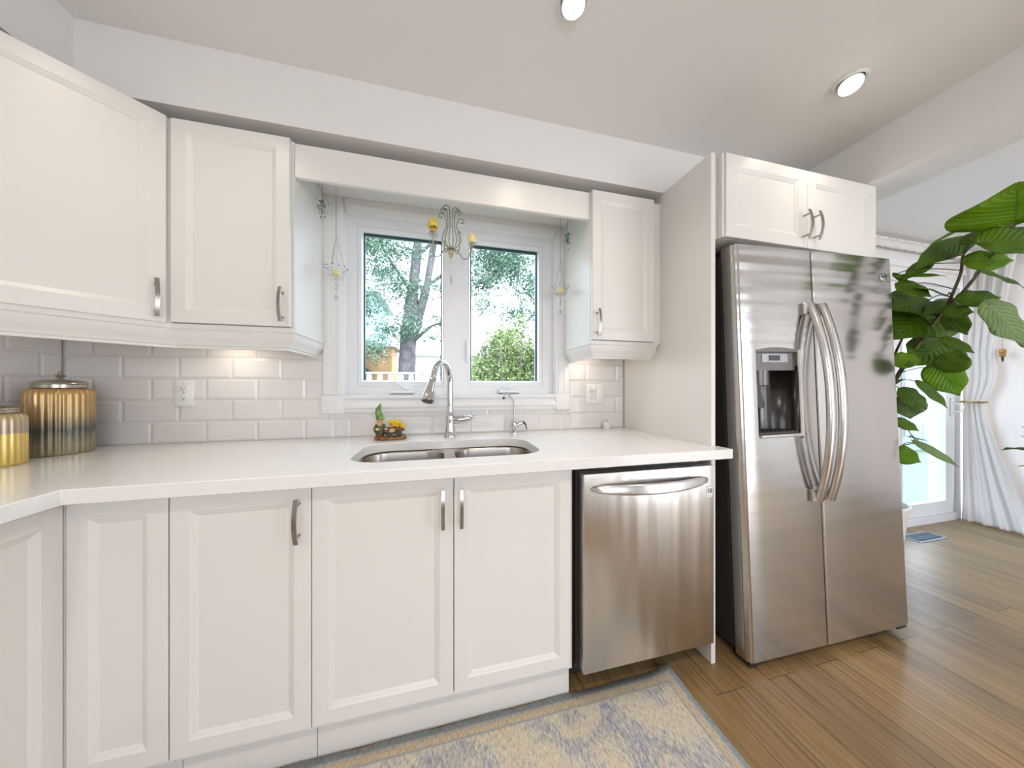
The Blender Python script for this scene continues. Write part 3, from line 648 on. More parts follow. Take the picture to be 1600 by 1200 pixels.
for (a, b), hx in zip(((-0.404, 0.026), (0.158, 0.592)), (0.016, 0.150)):
    sx = (a, b, 1.158, 1.980)
    gx = (a+0.026, b-0.011, 1.193, 1.956) if a < 0 else (a+0.013, b-0.028, 1.193, 1.956)
    mb = MB(); bm = mb.bm
    def rg(x0,x1,z0,z1,y): return [bm.verts.new(p) for p in ((x0,y,z0),(x1,y,z0),(x1,y,z1),(x0,y,z1))]
    R = [rg(*sx,0.10), rg(*sx,0.036), rg(sx[0]+0.003,sx[1]-0.003,sx[2]+0.003,sx[3]-0.003,0.033), rg(gx[0]-0.006,gx[1]+0.006,gx[2]-0.008,gx[3]+0.008,0.033), rg(*gx,0.050), rg(*gx,0.10)]
    for p, q in zip(R, R[1:]+R[:1]):
        for i in range(4): bm.faces.new((p[i], p[(i+1)%4], q[(i+1)%4], q[i]))
    s = wp('sash', mb, M['vinyl'], w1, smooth=15)
    mb = MB(); wall_holes(gx[0], gx[1], gx[2], gx[3], [(gx[0]+0.006, gx[1]-0.006, gx[2]+0.001, gx[3]-0.010)], lambda p,q,r,t_: mb.box(p,q,0.056,0.074,r,t_))
    wp('dark_seal', mb, M['seal'], s, smooth=0)
    wp('glass_pane', MB().box(gx[0]+0.0061, gx[1]-0.0061, 0.063, 0.067, gx[2]+0.0011, gx[3]-0.0101), M['pane'], s, smooth=0)
    # latch lever on the meeting stile
    mb = MB(); mb.box(hx+0.006, hx+0.020, 0.024, 0.0328, 1.290, 1.415, 0.003, 2) if a < 0 else mb.box(hx-0.008, hx+0.006, 0.024, 0.0328, 1.290, 1.415, 0.003, 2)
    x = hx+0.013 if a < 0 else hx-0.001
    mb.tube(smoothpts([(x, 0.022, 1.40), (x, 0.008, 1.375), (x, 0.004, 1.33), (x, 0.010, 1.300)]), 0.0045, 8)
    wp('latch', mb, M['vinyl'], w1)
    # folding crank on the sill of the frame
    cx = -0.185 if a < 0 else 0.385
    mb = MB(); mb.prism([(0.0295,1.124), (0.004,1.124), (-0.001,1.128), (0.012,1.142), (0.0295,1.148)], 'x', cx-0.058, cx+0.058)
    cr = wp('crank_base', mb, M['vinyl'], w1, smooth=25)
    mb = MB().tube(smoothpts([(cx+0.03, 0.004, 1.148), (cx+0.005, -0.004, 1.156), (cx-0.02, -0.002, 1.176), (cx-0.04, 0.0, 1.182)] if a < 0 else [(cx-0.02, 0.004, 1.148), (cx, -0.004, 1.158), (cx+0.02, -0.002, 1.168), (cx+0.035, 0.0, 1.172)]), [0.007]*6+[0.0055]*6+[0.0045]*7, 10)
    wp('crank_arm', mb, M['vinyl'], cr)
    wp('slot', MB().box(cx-0.054, cx+0.054, -0.0005, 0.02, 1.1192, 1.1238), M['grey_ink'], cr, smooth=0)

# ------------------------------------------------------------------ ceiling lights
for i, (x, y) in enumerate(POTS):
    labels = ['recessed gimbal ceiling light above the refrigerator, its lit lens tilted', 'recessed ceiling light above the sink, at the top edge of the photo', 'recessed ceiling light near the left cabinets',
              'recessed ceiling light behind the camera on the refrigerator side', 'recessed ceiling light behind the camera in the middle', 'recessed ceiling light behind the camera on the left']
    t = thing('ceiling_light', labels[i], 'light', (x, y, ZC))
    MB().lathe([(0.052, 0.0), (0.052, -0.003), (0.046, -0.006), (0.040, -0.003), (0.038, 0.0)], seg=40).build('trim_ring', M['trim'], t)
    tilt = Matrix.Translation((0.0, 0, -0.012)) @ Matrix.Rotation(math.radians(16 if i == 0 else 0), 4, 'Y') @ Matrix.Rotation(math.radians(-14 if i == 0 else 0), 4, 'X')
    g = MB().lathe([(0.036, 0.018), (0.037, -0.004), (0.035, -0.006)], seg=40).build('gimbal', M['trim'], t, mtx=tilt)
    MB().lathe([(0.0345, -0.0061), (0.031, -0.0085), (0.001, -0.0095)], seg=40).build('lens', M['lens'], g, mtx=tilt)
    lamp('light_beam', 'AREA', (0, 0, -0.032), POTW[i], WARM, 0.075, spread=math.radians(125)).parent = t

# ------------------------------------------------------------------ dishwasher
dw = thing('dishwasher', 'stainless steel dishwasher under the worktop between the white cabinets and the end panel', 'dishwasher', (0.794, -0.35, 0))
wp('body', MB().box(0.492, 1.096, -0.612, -0.04, 0.112, 0.850, 0.002), M['black_plastic'], dw)
wp('kick_plate', MB().box(0.500, 1.090, -0.53, -0.51, 0.012, 0.1115, 0.001), M['void'], dw)
wp('gap_shade_strip', MB().box(0.4795, 0.4915, -0.600, -0.58, 0.119, 0.8715), M['black_plastic'], dw, smooth=0)  # black strip standing in for the unlit gap beside the body
dd = wp('door', MB().box(0.506, 1.083, -0.651, -0.6125, 0.118, 0.842, 0.004, 3), M['steel_h'], dw)
mb = MB(); rings = []; n = 24
for i in range(n+1):
    s = -1 + 2*i/n; x = 0.793 + s*0.264; k = 1-s*s
    y = -0.648 - 0.056*(k**0.75); hh = 0.004 + 0.0155*k**0.35; zc = 0.787 - 0.002*k
    rings.append([(x, y+0.012, zc-hh), (x, y+0.012, zc+hh), (x, y+0.003, zc+hh), (x, y, zc+hh*0.8), (x, y-0.002, zc-hh*0.7), (x, y+0.003, zc-hh)])
mb.loft(rings); wp('handle', mb, M['steel_plain'], dd, smooth=40)
st = wp('sticker', MB().box(1.045, 1.073, -0.6520, -0.6511, 0.715, 0.760), M['paper'], dd, smooth=0); tag(st, 'white warranty sticker with a black 10')
o_ = chain_loc(st)
text_mesh('10', 0.026, 'numeral', M['ink'], st, Vector((1.0585, -0.6524, 0.7385))-o_, (PI/2,0,0), bold=0.0004)
mb = MB(); mb.box(1.061, 1.066, -0.6526, -0.6521, 0.7378, 0.7388); mb.box(1.048, 1.056, -0.6526, -0.6521, 0.755, 0.7575); mb.box(1.062, 1.070, -0.6526, -0.6521, 0.755, 0.7575); mb.box(1.049, 1.069, -0.6526, -0.6521, 0.721, 0.7225)
wp('fine_print', mb, M['grey_ink'], st, smooth=0)
R90 = Matrix.Translation((0.540, -0.6513, 0.8205)) @ Matrix.Rotation(PI/2, 4, 'X')
mb = MB(); mb.tube([(0.540+0.0055*math.cos(a), -0.6513, 0.8205+0.0055*math.sin(a)) for a in [2*PI*k/20 for k in range(16)]], 0.0006, 6)
mb.box(0.5385, 0.5392, -0.6518, -0.651, 0.818, 0.8235); mb.box(0.5385, 0.5420, -0.6518, -0.651, 0.8180, 0.8187)
lg = wp('logo', mb, M['paper'], dd, smooth=0)
text_mesh('LG', 0.009, 'logo', M['paper'], dd, Vector((0.5535, -0.6518, 0.8205))-chain_loc(dd), (PI/2,0,0))
for x in (0.600, 1.000):
    wp('mounting_bracket', MB().box(x-0.011, x+0.011, -0.640, -0.600, 0.8625, 0.8645).box(x-0.011, x+0.011, -0.642, -0.640, 0.8585, 0.8715), M['steel_plain'], dw, smooth=0)

# ------------------------------------------------------------------ refrigerator (leans back a little on its feet)
fr = thing('refrigerator', 'stainless steel side-by-side refrigerator with a water and ice dispenser in its left door', 'refrigerator', (1.6394, -0.7002, 0.0054), (-0.0263, -0.0169, -0.0299))
XA, XB, T, Bz = -0.417, 0.499, 1.759, 0.036
mb = MB().box(XA+0.006, XB-0.006, 0.074, 0.625, 0.045, 1.738, 0.003); mb.build('body', M['dark_side'], fr)
mb = MB().box(XA+0.03, XB-0.03, 0.060, 0.10, 0.028, 0.075, 0.004); mb.build('grille', M['black_plastic'], fr)
for x in (XA+0.045, XB-0.05):
    MB().lathe([(0.022, 0), (0.022, 0.016), (0.012, 0.018), (0.012, 0.05)], (x, 0.085, -0.004+(0.008 if x > 0 else 0)), 20).build('levelling_foot', M['black_plastic'], fr)
for x in (XA+0.03, XB-0.035):
    MB().box(x-0.02, x+0.025, 0.01, 0.12, 1.7385+0.0005, 1.766, 0.004, 2).build('hinge_cover', M['black_plastic'], fr)
for x in (XA+0.035, XB-0.04):
    MB().box(x-0.03, x+0.03, 0.005, 0.07, 0.018, 0.0345, 0.004, 2).build('bottom_hinge', M['black_plastic'], fr)
HX0, HX1, HZ0, HZ1 = -0.327, -0.098, 0.952, 1.314
def fdoor(x0, x1, hole=None, rl=0.012, rr=0.006):
    th = 0.062
    def arc(cx, cy, r, a0, a1, n=8): return [(cx+r*math.cos(math.radians(a0+(a1-a0)*i/n)), cy+r*math.sin(math.radians(a0+(a1-a0)*i/n))) for i in range(n+1)]
    mb = MB()
    if not hole:
        pts = [(x0, th)] + arc(x0+rl, rl, rl, 180, 270) + arc(x1-rr, rr, rr, 270, 360) + [(x1, th)]
        mb.prism(pts, 'z', Bz, T)
    else:
        a, b, c, d = hole
        L = [(x0, th)] + arc(x0+rl, rl, rl, 180, 270) + [(a, 0), (a, th)]
        Rr = [(b, th), (b, 0)] + arc(x1-rr, rr, rr, 270, 360) + [(x1, th)]
        mb.prism(L, 'z', Bz, T); mb.prism(Rr, 'z', Bz, T)
        for q0, q1 in ((Bz, c), (d, T)): mb.prism([(a, th), (a, 0), (b, 0), (b, th)], 'z', q0, q1)
        bmesh.ops.remove_doubles(mb.bm, verts=mb.bm.verts, dist=1e-5)
        bm = mb.bm      # drop the inner walls where the four pieces meet
        dup = [f for f in bm.faces if abs(f.calc_center_median().x-a) < 1e-4 or abs(f.calc_center_median().x-b) < 1e-4]
    return mb
dL = fdoor(XA, -0.0035, (HX0, HX1, HZ0, HZ1), rl=0.028).build('freezer_door', M['steel_v'], fr, smooth=40)
dR = fdoor(0.0035, XB, None, rl=0.006, rr=0.016).build('fridge_door', M['steel_v'], fr, smooth=40)
for p, x in ((dL, -0.033), (dR, 0.033)):
    mb = MB(); rings = []; n = 30
    for i in range(n+1):
        s = -1 + 2*i/n; z = 1.090 + s*0.432; y = -0.014 - 0.058*(1-abs(s)**2.2); w = 0.0195
        rings.append([(x-w, y+0.010, z), (x-w, y+0.002, z), (x-w*0.55, y-0.006, z), (x+w*0.55, y-0.006, z), (x+w, y+0.002, z), (x+w, y+0.010, z), (x+w*0.6, y+0.014, z), (x-w*0.6, y+0.014, z)])
    mb.loft(rings); h = mb.build('handle', M['steel_plain'], p, smooth=50)
    for z in (0.685, 1.495): MB().box(x-0.0175-(0.022 if x < 0 else 0), x+0.0175, -0.014, 0.0, z-0.026, z+0.026, 0.003).build('handle_mount', M['steel_plain'], h)
# door skin relief beside the handles: shallow finger recess strip
# dispenser
dp = thing('dispenser', None, None); dp.parent = dL
mb = MB(); i0, i1, j0, j1 = HX0, HX1, HZ0, HZ1; dpt = 0.058
zt = 1.228
mb.box(i0, i1, 0.012, 0.058, zt, j1); mb.build('control_panel', M['grey_panel'], dp, smooth=0)
MB().box(i0+0.045, i1-0.045, 0.0095, 0.0118, 1.262, 1.300, 0.001).build('button_bezel', plain('dispenser_bezel', (0.42, 0.41, 0.42), 0.3, 0.3), dp)
MB().box(i0+0.080, i1-0.088, 0.0085, 0.0094, 1.270, 1.293, 0.0005).build('display', M['screen_off'], dp)
mb = MB(); bm = mb.bm
# curved dark cavity
prof = [(i0+0.001, 0.004)] + [(((i0+i1)/2) - ((i1-i0)/2-0.001)*math.cos(a), 0.004+0.075*math.sin(a)**0.6) for a in [PI*k/20 for k in range(1, 20)]] + [(i1-0.001, 0.004)]
A = [bm.verts.new((x, y, j0+0.002)) for x, y in prof]; Bv = [bm.verts.new((x, y, zt)) for x, y in prof]
for k in range(len(A)-1): bm.faces.new((A[k], A[k+1], Bv[k+1], Bv[k]))
bm.faces.new(A)
cav = mb.build('cavity', plain('dispenser_cavity', (0.022, 0.017, 0.014), 0.25), dp, smooth=60)
so = cav.modifiers.new('skin', 'SOLIDIFY'); so.thickness = 0.002; so.offset = 1
MB().lathe([(0.036, 1.165), (0.038, 1.2275)], ((i0+i1)/2-0.058, 0.042, 0), 24).build('ice_chute', M['grey_panel'], dp)
MB().box((i0+i1)/2-0.052, (i0+i1)/2-0.012, 0.040, 0.052, 0.975, 1.164, 0.005, 2).build('chute_tube', plain('smoked_plastic', (0.16, 0.17, 0.17), 0.12), dp)
mt = Matrix.Translation(((i0+i1)/2-0.082, 0.022, 1.115)) @ Matrix.Rotation(math.radians(-14), 4, 'Y')
mb = MB(); mb.box(-0.016, 0.016, -0.004, 0.004, -0.05, 0.05, 0.002, mtx=mt); mb.build('paddle', M['dark_side'], dp)
mb = MB(); mb.tube([mt @ Vector(p) for p in ((-0.004, -0.007, 0.048), (0.017, -0.007, 0.045), (0.017, -0.007, -0.048))], 0.0022, 8); mb.build('paddle_rim', M['steel_plain'], dp)
mb = MB(); mb.box(i0+0.008, i1-0.008, 0.004, 0.055, j0+0.0025, j0+0.014, 0.003)
for k in range(9): mb.box(i0+0.02+k*0.021, i0+0.030+k*0.021, 0.010, 0.050, j0+0.014, j0+0.0165)
mb.build('drip_tray', M['dark_side'], dp)
mb = MB(); tr = 0.0075
path = [(i0+0.01, j0-0.004), (i1-0.012, j0-0.004), (i1, j0), (i1+0.004, j0+0.014), (i1+0.004, j1-0.03), (i1+0.003, j1-0.008)]
mb.tube(smoothpts([(x, -0.0005, z) for x, z in path], 5), tr, 8)
mb.build('trim_ring', plain('bright_trim', (0.80, 0.78, 0.76), 0.2, 0.6), dp)
mb = MB(); n = 14; rings = []
for k in range(n+1):
    s = -1+2*k/n; x = (i0+i1)/2 + s*(i1-i0)/2; z = j1 + 0.012*(1-s*s) - 0.001
    rings.append([(x, 0.0015, j1-0.006), (x, 0.0015, z), (x, -0.0006, z+0.001), (x, -0.0006, j1-0.008)])
mb.loft(rings); mb.build('arched_header', M['grey_panel'], dp)
# round badge
mb = MB(); cx, cz = XB-0.062, 1.668
mb.lathe([(0.0, -0.001), (0.019, -0.001), (0.0205, 0.0005), (0.0205, 0.002), (0.018, 0.003), (0.0, 0.003)][1:5], (0, 0, 0), 32, mtx=Matrix.Translation((cx, 0, cz)) @ Matrix.Rotation(PI/2, 4, 'X'))
bd = mb.build('badge', M['steel_plain'], dR)
mb = MB(); mb.tube([(cx+0.0165*math.cos(a), -0.0034, cz+0.0165*math.sin(a)) for a in [2*PI*k/28 for k in range(29)]], 0.0008, 6)
mb.build('badge_ring', M['dark_side'], bd)
text_mesh('GE', 0.017, 'badge_letters', M['dark_side'], bd, (cx, -0.0032, cz), (PI/2,0,0), depth=0.0004)

# cabinet over the refrigerator
fc = thing('over_fridge_cabinet', 'white two-door cabinet above the refrigerator', 'cabinet', (1.6, -0.3, 1.77))
wp('carcass', MB().box(1.147, 2.070, -0.615, -0.002, 1.784, ZS-0.010, 0.001), M['cab'], fc)
wp('filler_strip', MB().box(1.1275, 1.1465, -0.606, -0.590, 1.784, ZS-0.012, 0.001), M['cab'], fc)
FZ0, FZ1, FF = 1.784, 2.134, -0.637
d = door(fc, 1.160, 1.6135, FZ0, FZ1, FF, fw=0.055); handle(d, 0.4300, 0.094)
d = door(fc, 1.6155, 2.068, FZ0, FZ1, FF, fw=0.055); handle(d, 0.0370, 0.096)
wp('side_bead', MB().box(1.1475, 1.1595, -0.630, -0.6155, FZ0, FZ1, 0.001), M['cab'], fc)

# ------------------------------------------------------------------ taps
fa = thing('kitchen_faucet', 'chrome pull-down gooseneck kitchen faucet behind the double sink', 'faucet', (0.055, -0.105, 0.9102))
MB().lathe([(0.031, 0), (0.031, 0.006), (0.027, 0.012), (0.025, 0.035), (0.0215, 0.055), (0.020, 0.080), (0.0215, 0.100), (0.019, 0.108), (0.0155, 0.118), (0.0145, 0.150)], seg=32).build('base', M['chrome'], fa)
E1 = Vector((-0.10, -0.175, 0.0))   # spout swings towards the left bowl
u = E1.normalized(); Ls = E1.length
pts = [(0,0,0.140), (0,0,0.20), (0,0,0.262)]
for k in range(1, 13):
    a = PI*0.90*k/12; pts.append(tuple(u*((1-math.cos(a))*Ls*0.40)) [:2] + (0.262 + math.sin(a)*0.104,))
neck = smoothpts(pts, 4)
MB().tube(neck, 0.0142, 18).build('gooseneck', M['chrome'], fa)
e = Vector(pts[-1]); dirn = (Vector(pts[-1])-Vector(pts[-2])).normalized()
dirn = (dirn + Vector((u.x*0.25, u.y*0.25, -0.35))).normalized()
mb = MB(); S = [e + dirn*t for t in (-0.002, 0.004, 0.012, 0.04, 0.075, 0.100, 0.118, 0.121)]
mb.tube(S, [0.0142, 0.0160, 0.0158, 0.0195, 0.0250, 0.0290, 0.0305, 0.0285], 24); sh = mb.build('spray_head', M['chrome'], fa)
MB().tube([e+dirn*0.1212, e+dirn*0.1235], [0.0235, 0.0225], 20).build('spray_face', M['dark_side'], sh)
mb = MB(); mb.tube([(0.012, -0.002, 0.083), (0.045, -0.006, 0.084), (0.062, -0.008, 0.086)], [0.019, 0.0215, 0.020], 20); mb.build('valve_body', M['chrome'], fa)
MB().tube(smoothpts([(0.060,-0.008,0.086), (0.080,-0.010,0.088), (0.098,-0.012,0.094), (0.110,-0.013,0.106), (0.113,-0.013,0.120)]), [0.0195]*4+[0.0175]*4+[0.0125]*4+[0.008]*4+[0.0055], 16).build('lever', M['chrome'], fa)
ff = thing('filter_faucet', 'slim chrome drinking water faucet right of the gooseneck faucet', 'faucet', (0.396, -0.060, 0.9102))
MB().lathe([(0.0215, 0), (0.0215, 0.004), (0.016, 0.010), (0.0115, 0.016), (0.0125, 0.030), (0.0145, 0.038), (0.0125, 0.055), (0.008, 0.068), (0.0055, 0.076)], seg=28).build('base', M['chrome'], ff)
MB().tube(smoothpts([(0,0,0.07), (0,0,0.12), (0,-0.001,0.158), (-0.010,-0.006,0.180), (-0.030,-0.020,0.202), (-0.048,-0.034,0.218), (-0.058,-0.042,0.219), (-0.066,-0.050,0.206), (-0.068,-0.052,0.192)]), 0.0043, 12).build('spout', M['chrome'], ff)
MB().tube([(-0.068,-0.052,0.196), (-0.0685,-0.0525,0.184)], 0.0065, 12).build('spout_tip', M['dark_side'], ff)
mb = MB(); mb.tube([(0.006,-0.002,0.036), (0.028,-0.006,0.050), (0.046,-0.009,0.056)], [0.010, 0.0115, 0.010], 16); mb.build('valve_body', M['chrome'], ff)
MB().tube(smoothpts([(0.044,-0.009,0.056), (0.056,-0.011,0.052), (0.063,-0.012,0.038), (0.067,-0.013,0.018)]), [0.007]*6+[0.0045]*6+[0.003]*7, 10).build('lever', M['dark_side'], ff)

# ------------------------------------------------------------------ canisters
def canister(x, y, r, zb, zl, m, label):
    t = thing('glass_canister', label, 'jar', (x, y, 0.9102))
    nr = 30; seg = nr*6
    prof = [(r*0.90, 0), (r*0.97, 0.002), (r, 0.010), (r, zb*0.5), (r, zb-0.024), (r*0.98, zb-0.012), (r*0.92, zb-0.003), (r*0.84, zb), (r*0.75, zb+0.001)]
    MB().lathe(prof, seg=seg, rib=0.055, nrib=nr, rib_from=1, rib_to=6).build('ribbed_jar', m, t, smooth=50)
    ld = MB().lathe([(r*0.745, zb+0.0012), (r*0.78, zb+0.003), (r*0.785, zl-0.006), (r*0.81, zl-0.004), (r*0.80, zl), (r*0.74, zl+0.003)], seg=48).build('lid', M['silver'], t)
    MB().lathe([(r*0.74, zl+0.003), (r*0.66, zl+0.007), (r*0.45, zl+0.011), (r*0.2, zl+0.013), (0.006, zl+0.0135)], seg=120, rib=0.04, nrib=24, rib_from=1, rib_to=3).build('beaded_dome', M['silver'], ld)
    mb = MB().lathe([(0.008, zl+0.0136), (0.006, zl+0.019), (0.012, zl+0.023), (0.0135, zl+0.027), (0.010, zl+0.031), (0.004, zl+0.033), (0.0065, zl+0.037), (0.0055, zl+0.041), (0.001, zl+0.0435)], seg=24)
    mb.build('knob', M['silver'], ld); return t
canister(-1.370, -0.155, 0.078, 0.241, 0.262, M['jar_a'], 'taller ribbed amber mercury-glass canister with a domed silver lid, in the corner')
canister(-1.358, -0.352, 0.068, 0.163, 0.180, M['jar_b'], 'shorter ribbed gold mercury-glass canister, cut off by the left edge of the photo')

# ------------------------------------------------------------------ figurine
G = lambda n, c, r=0.45, **k: plain(n, c, r, **k)
gn = thing('garden_figurine', 'small painted figurine of a gnome with a green hat beside a cart of yellow flowers', 'figurine', (-0.222, -0.125, 0.9102))
mb = MB(); rr = random.Random(3)
mb.lathe([(0.001, 0), (0.060, 0), (0.066, 0.006), (0.058, 0.013), (0.030, 0.016)][1:], seg=40, mtx=Matrix.Diagonal((1.12, 0.55, 1, 1)))
for k in range(26):
    a = 2*PI*k/26; mb.ball((0.067*math.cos(a), 0.033*math.sin(a), 0.009), 0.0075, 1, (1, 1, 0.8+0.4*rr.random()))
mb.build('base', paint('figurine_base', (0.30, 0.14, 0.035), 0.35, 0.5, 60, 0.2), gn, smooth=60)
mb = MB().lathe([(0.016, 0.012), (0.021, 0.03), (0.020, 0.055), (0.014, 0.075), (0.010, 0.082)], (-0.045, 0, 0), 24)
mb.tube([(-0.058, 0, 0.070), (-0.068, -0.006, 0.052), (-0.062, -0.018, 0.040)], [0.008, 0.007, 0.006], 10); mb.tube([(-0.032, 0, 0.070), (-0.022, -0.008, 0.054), (-0.030, -0.020, 0.044)], [0.008, 0.007, 0.006], 10)
bd_ = mb.build('body', paint('figurine_coat', (0.075, 0.085, 0.035), 0.4, 0.5, 50, 0), gn, smooth=60)
mb = MB().lathe([(0.0175, 0.010), (0.019, 0.024), (0.012, 0.034)], (-0.045, -0.004, 0), 20); mb.build('trousers', G('figurine_trousers', (0.16, 0.04, 0.02)), gn)
mb = MB().ball((-0.045, -0.003, 0.093), 0.0150, 3, (1, 0.95, 1)); mb.ball((-0.045, -0.018, 0.091), 0.0038, 2)
mb.build('face', G('figurine_face', (0.66, 0.34, 0.14)), gn, smooth=60)
mb = MB().lathe([(0.0145, 0.085), (0.012, 0.073), (0.006, 0.062), (0.001, 0.057)], (-0.045, -0.010, 0), 18); mb.build('beard', G('figurine_beard', (0.62, 0.40, 0.18)), gn)
for s in (-1, 1): MB().ball((-0.045+s*0.0055, -0.0162, 0.0955), 0.0014, 1).build('eye', M['ink'], gn)
mb = MB(); mb.tube([(-0.045, 0, 0.098), (-0.047, 0.001, 0.108), (-0.053, 0.002, 0.125), (-0.054, 0.002, 0.142), (-0.046, 0, 0.158), (-0.043, 0, 0.170)], [0.0185, 0.0165, 0.0145, 0.0115, 0.007, 0.0015], 20)
mb.lathe([(0.018, 0.096), (0.021, 0.099), (0.018, 0.104)], (-0.045, 0, 0), 24); mb.build('hat', paint('figurine_hat', (0.16, 0.26, 0.07), 0.45, 0.5, 40, 0), gn, smooth=60)
mb = MB(); mb.prism([(-0.010,0.026), (0.050,0.026), (0.056,0.058), (-0.016,0.058)], 'y', -0.020, 0.016)
for k in range(7): mb.box(-0.013+k*0.0105, -0.010+k*0.0105, -0.0215, -0.0195, 0.028, 0.056)
mb.build('cart', paint('figurine_cart', (0.18, 0.09, 0.035), 0.5, 0.5, 60, 0), gn, smooth=20)
for s in (-0.002, 0.042):
    w_ = MB(); mtw = Matrix.Translation((s, -0.0255, 0.026)) @ Matrix.Rotation(PI/2, 4, 'X')
    w_.lathe([(0.012, -0.002), (0.012, 0.002), (0.008, 0.0025), (0.003, 0.003)], seg=18, mtx=mtw); w_.build('wheel', M['dark_side'], gn)
YE_ = paint('figurine_blossom', (0.80, 0.50, 0.02), 0.5, 0.3, 90, 0.2); YP = paint('figurine_pale_blossom', (0.72, 0.52, 0.16), 0.5, 0.3, 90, 0.2)
def blossom(c, r, m, n=12, flat=0.6):
    mb = MB(); mb.ball(c, r*0.55, 2, (1, 1, flat))
    for k in range(n):
        a = 2*PI*k/n; mb.ball((c[0]+r*0.7*math.cos(a), c[1]-0.001, c[2]+r*0.7*flat*math.sin(a)), r*0.36, 1)
    mb.build('blossom', m, gn, smooth=60)
mb = MB()
for k in range(46): mb.ball((0.020+rr.uniform(-0.022, 0.024), rr.uniform(-0.016, 0.010), 0.074+rr.uniform(-0.010, 0.012)), 0.0085, 1)
mb.build('flower_mound', YE_, gn, smooth=60)
blossom((0.012, -0.028, 0.045), 0.013, YP); blossom((0.056, -0.014, 0.064), 0.013, YE_); blossom((-0.052, -0.026, 0.052), 0.009, YP); blossom((-0.016, -0.022, 0.052), 0.007, G('figurine_pink', (0.7, 0.45, 0.36)))
mb = MB()
for k in range(34):
    a = rr.uniform(0, 2*PI); mb.ball((0.012+0.052*math.cos(a)*rr.uniform(0.5,1), -0.004+0.026*math.sin(a), 0.02+rr.uniform(0,0.03)), 0.0065, 1, (1, 1, 0.6))
mb.build('foliage', paint('figurine_leaves', (0.11, 0.07, 0.025), 0.5, 0.8, 120, 0), gn, smooth=60)

# ------------------------------------------------------------------ outlets, adapter, cable
def outlet_face(t, x, zc, y):
    for q in (-1, 1):
        z = zc+q*0.0195; rt = Matrix.Rotation(PI/2, 4, 'X')
        f = MB().lathe([(0.0165, -0.001), (0.0165, 0.0016), (0.0150, 0.0022), (0.001, 0.0023)], seg=28, mtx=Matrix.Translation((x, y, z)) @ rt).build('socket', M['white_plastic'], t)
        for a, b, c, d in ((x-0.0072, x-0.0056, z-0.002, z+0.006), (x+0.0056, x+0.0070, z-0.001, z+0.006)):
            MB().box(a, b, y-0.0028, y-0.002, c, d).build('slot', M['ink'], f, smooth=0)
        MB().lathe([(0.0024, -0.001), (0.0024, 0.0027)], seg=10, mtx=Matrix.Translation((x, y, z-0.007)) @ rt).build('ground_hole', M['ink'], f, smooth=0)
ou = thing('wall_outlet', 'white double electrical outlet on the tiles left of the window', 'outlet', (-1.09, -0.0082, 1.130))
MB().box(-0.035, 0.035, -0.006, 0.0, -0.0575, 0.0575, 0.0025, 2).build('cover_plate', M['white_plastic'], ou)
outlet_face(ou, 0, 0, -0.006)
MB().lathe([(0.003, 0), (0.003, 0.0012)], seg=10, mtx=Matrix.Translation((0, -0.006, 0)) @ Matrix.Rotation(PI/2, 4, 'X')).build('screw', M['nickel'], ou)
o2 = thing('wall_outlet', 'white two-gang plate with an outlet and a rocker switch, right of the window', 'outlet', (0.905, -0.0082, 1.118))
MB().box(-0.058, 0.058, -0.006, 0.0, -0.0575, 0.0575, 0.0025, 2).build('cover_plate', M['white_plastic'], o2)
outlet_face(o2, -0.023, 0, -0.006)
MB().box(0.007, 0.039, -0.0085, -0.006, -0.033, 0.033, 0.002, 2).build('rocker_switch', M['white_plastic'], o2)
pg = thing('night_light', 'little white plug-in adapter pushed into the two-gang outlet', 'adapter', (0.884, -0.0172, 1.150))
MB().box(-0.014, 0.014, -0.016, 0.0, -0.014, 0.016, 0.003, 2).build('housing', M['white_plastic'], pg)
ad = thing('usb_adapter', 'small white power adapter standing on the worktop against the tiles, prongs up', 'adapter', (0.955, -0.055, 0.9102))
MB().box(-0.016, 0.016, -0.013, 0.013, 0, 0.044, 0.004, 2).build('housing', M['white_plastic'], ad)
for s in (-0.006, 0.006): MB().box(s-0.001, s+0.001, -0.003, 0.003, 0.0435, 0.058).build('prong', M['nickel'], ad)
cb = MB().tube(smoothpts([(0.985,-0.050,0.0022), (1.030,-0.062,0.0022), (1.030,-0.120,0.0022), (1.016,-0.220,0.0022), (0.990,-0.320,0.0022), (0.965,-0.410,0.0022), (0.955,-0.460,0.0022), (0.975,-0.485,0.0022), (1.002,-0.470,0.0022), (1.020,-0.440,0.0022)], 6), 0.002, 8).build('charging_cable', M['white_plastic'])
cb.location = (0, 0, 0.9102); tag(cb, 'thin white cable curving over the worktop beside the tall end panel', 'cable')

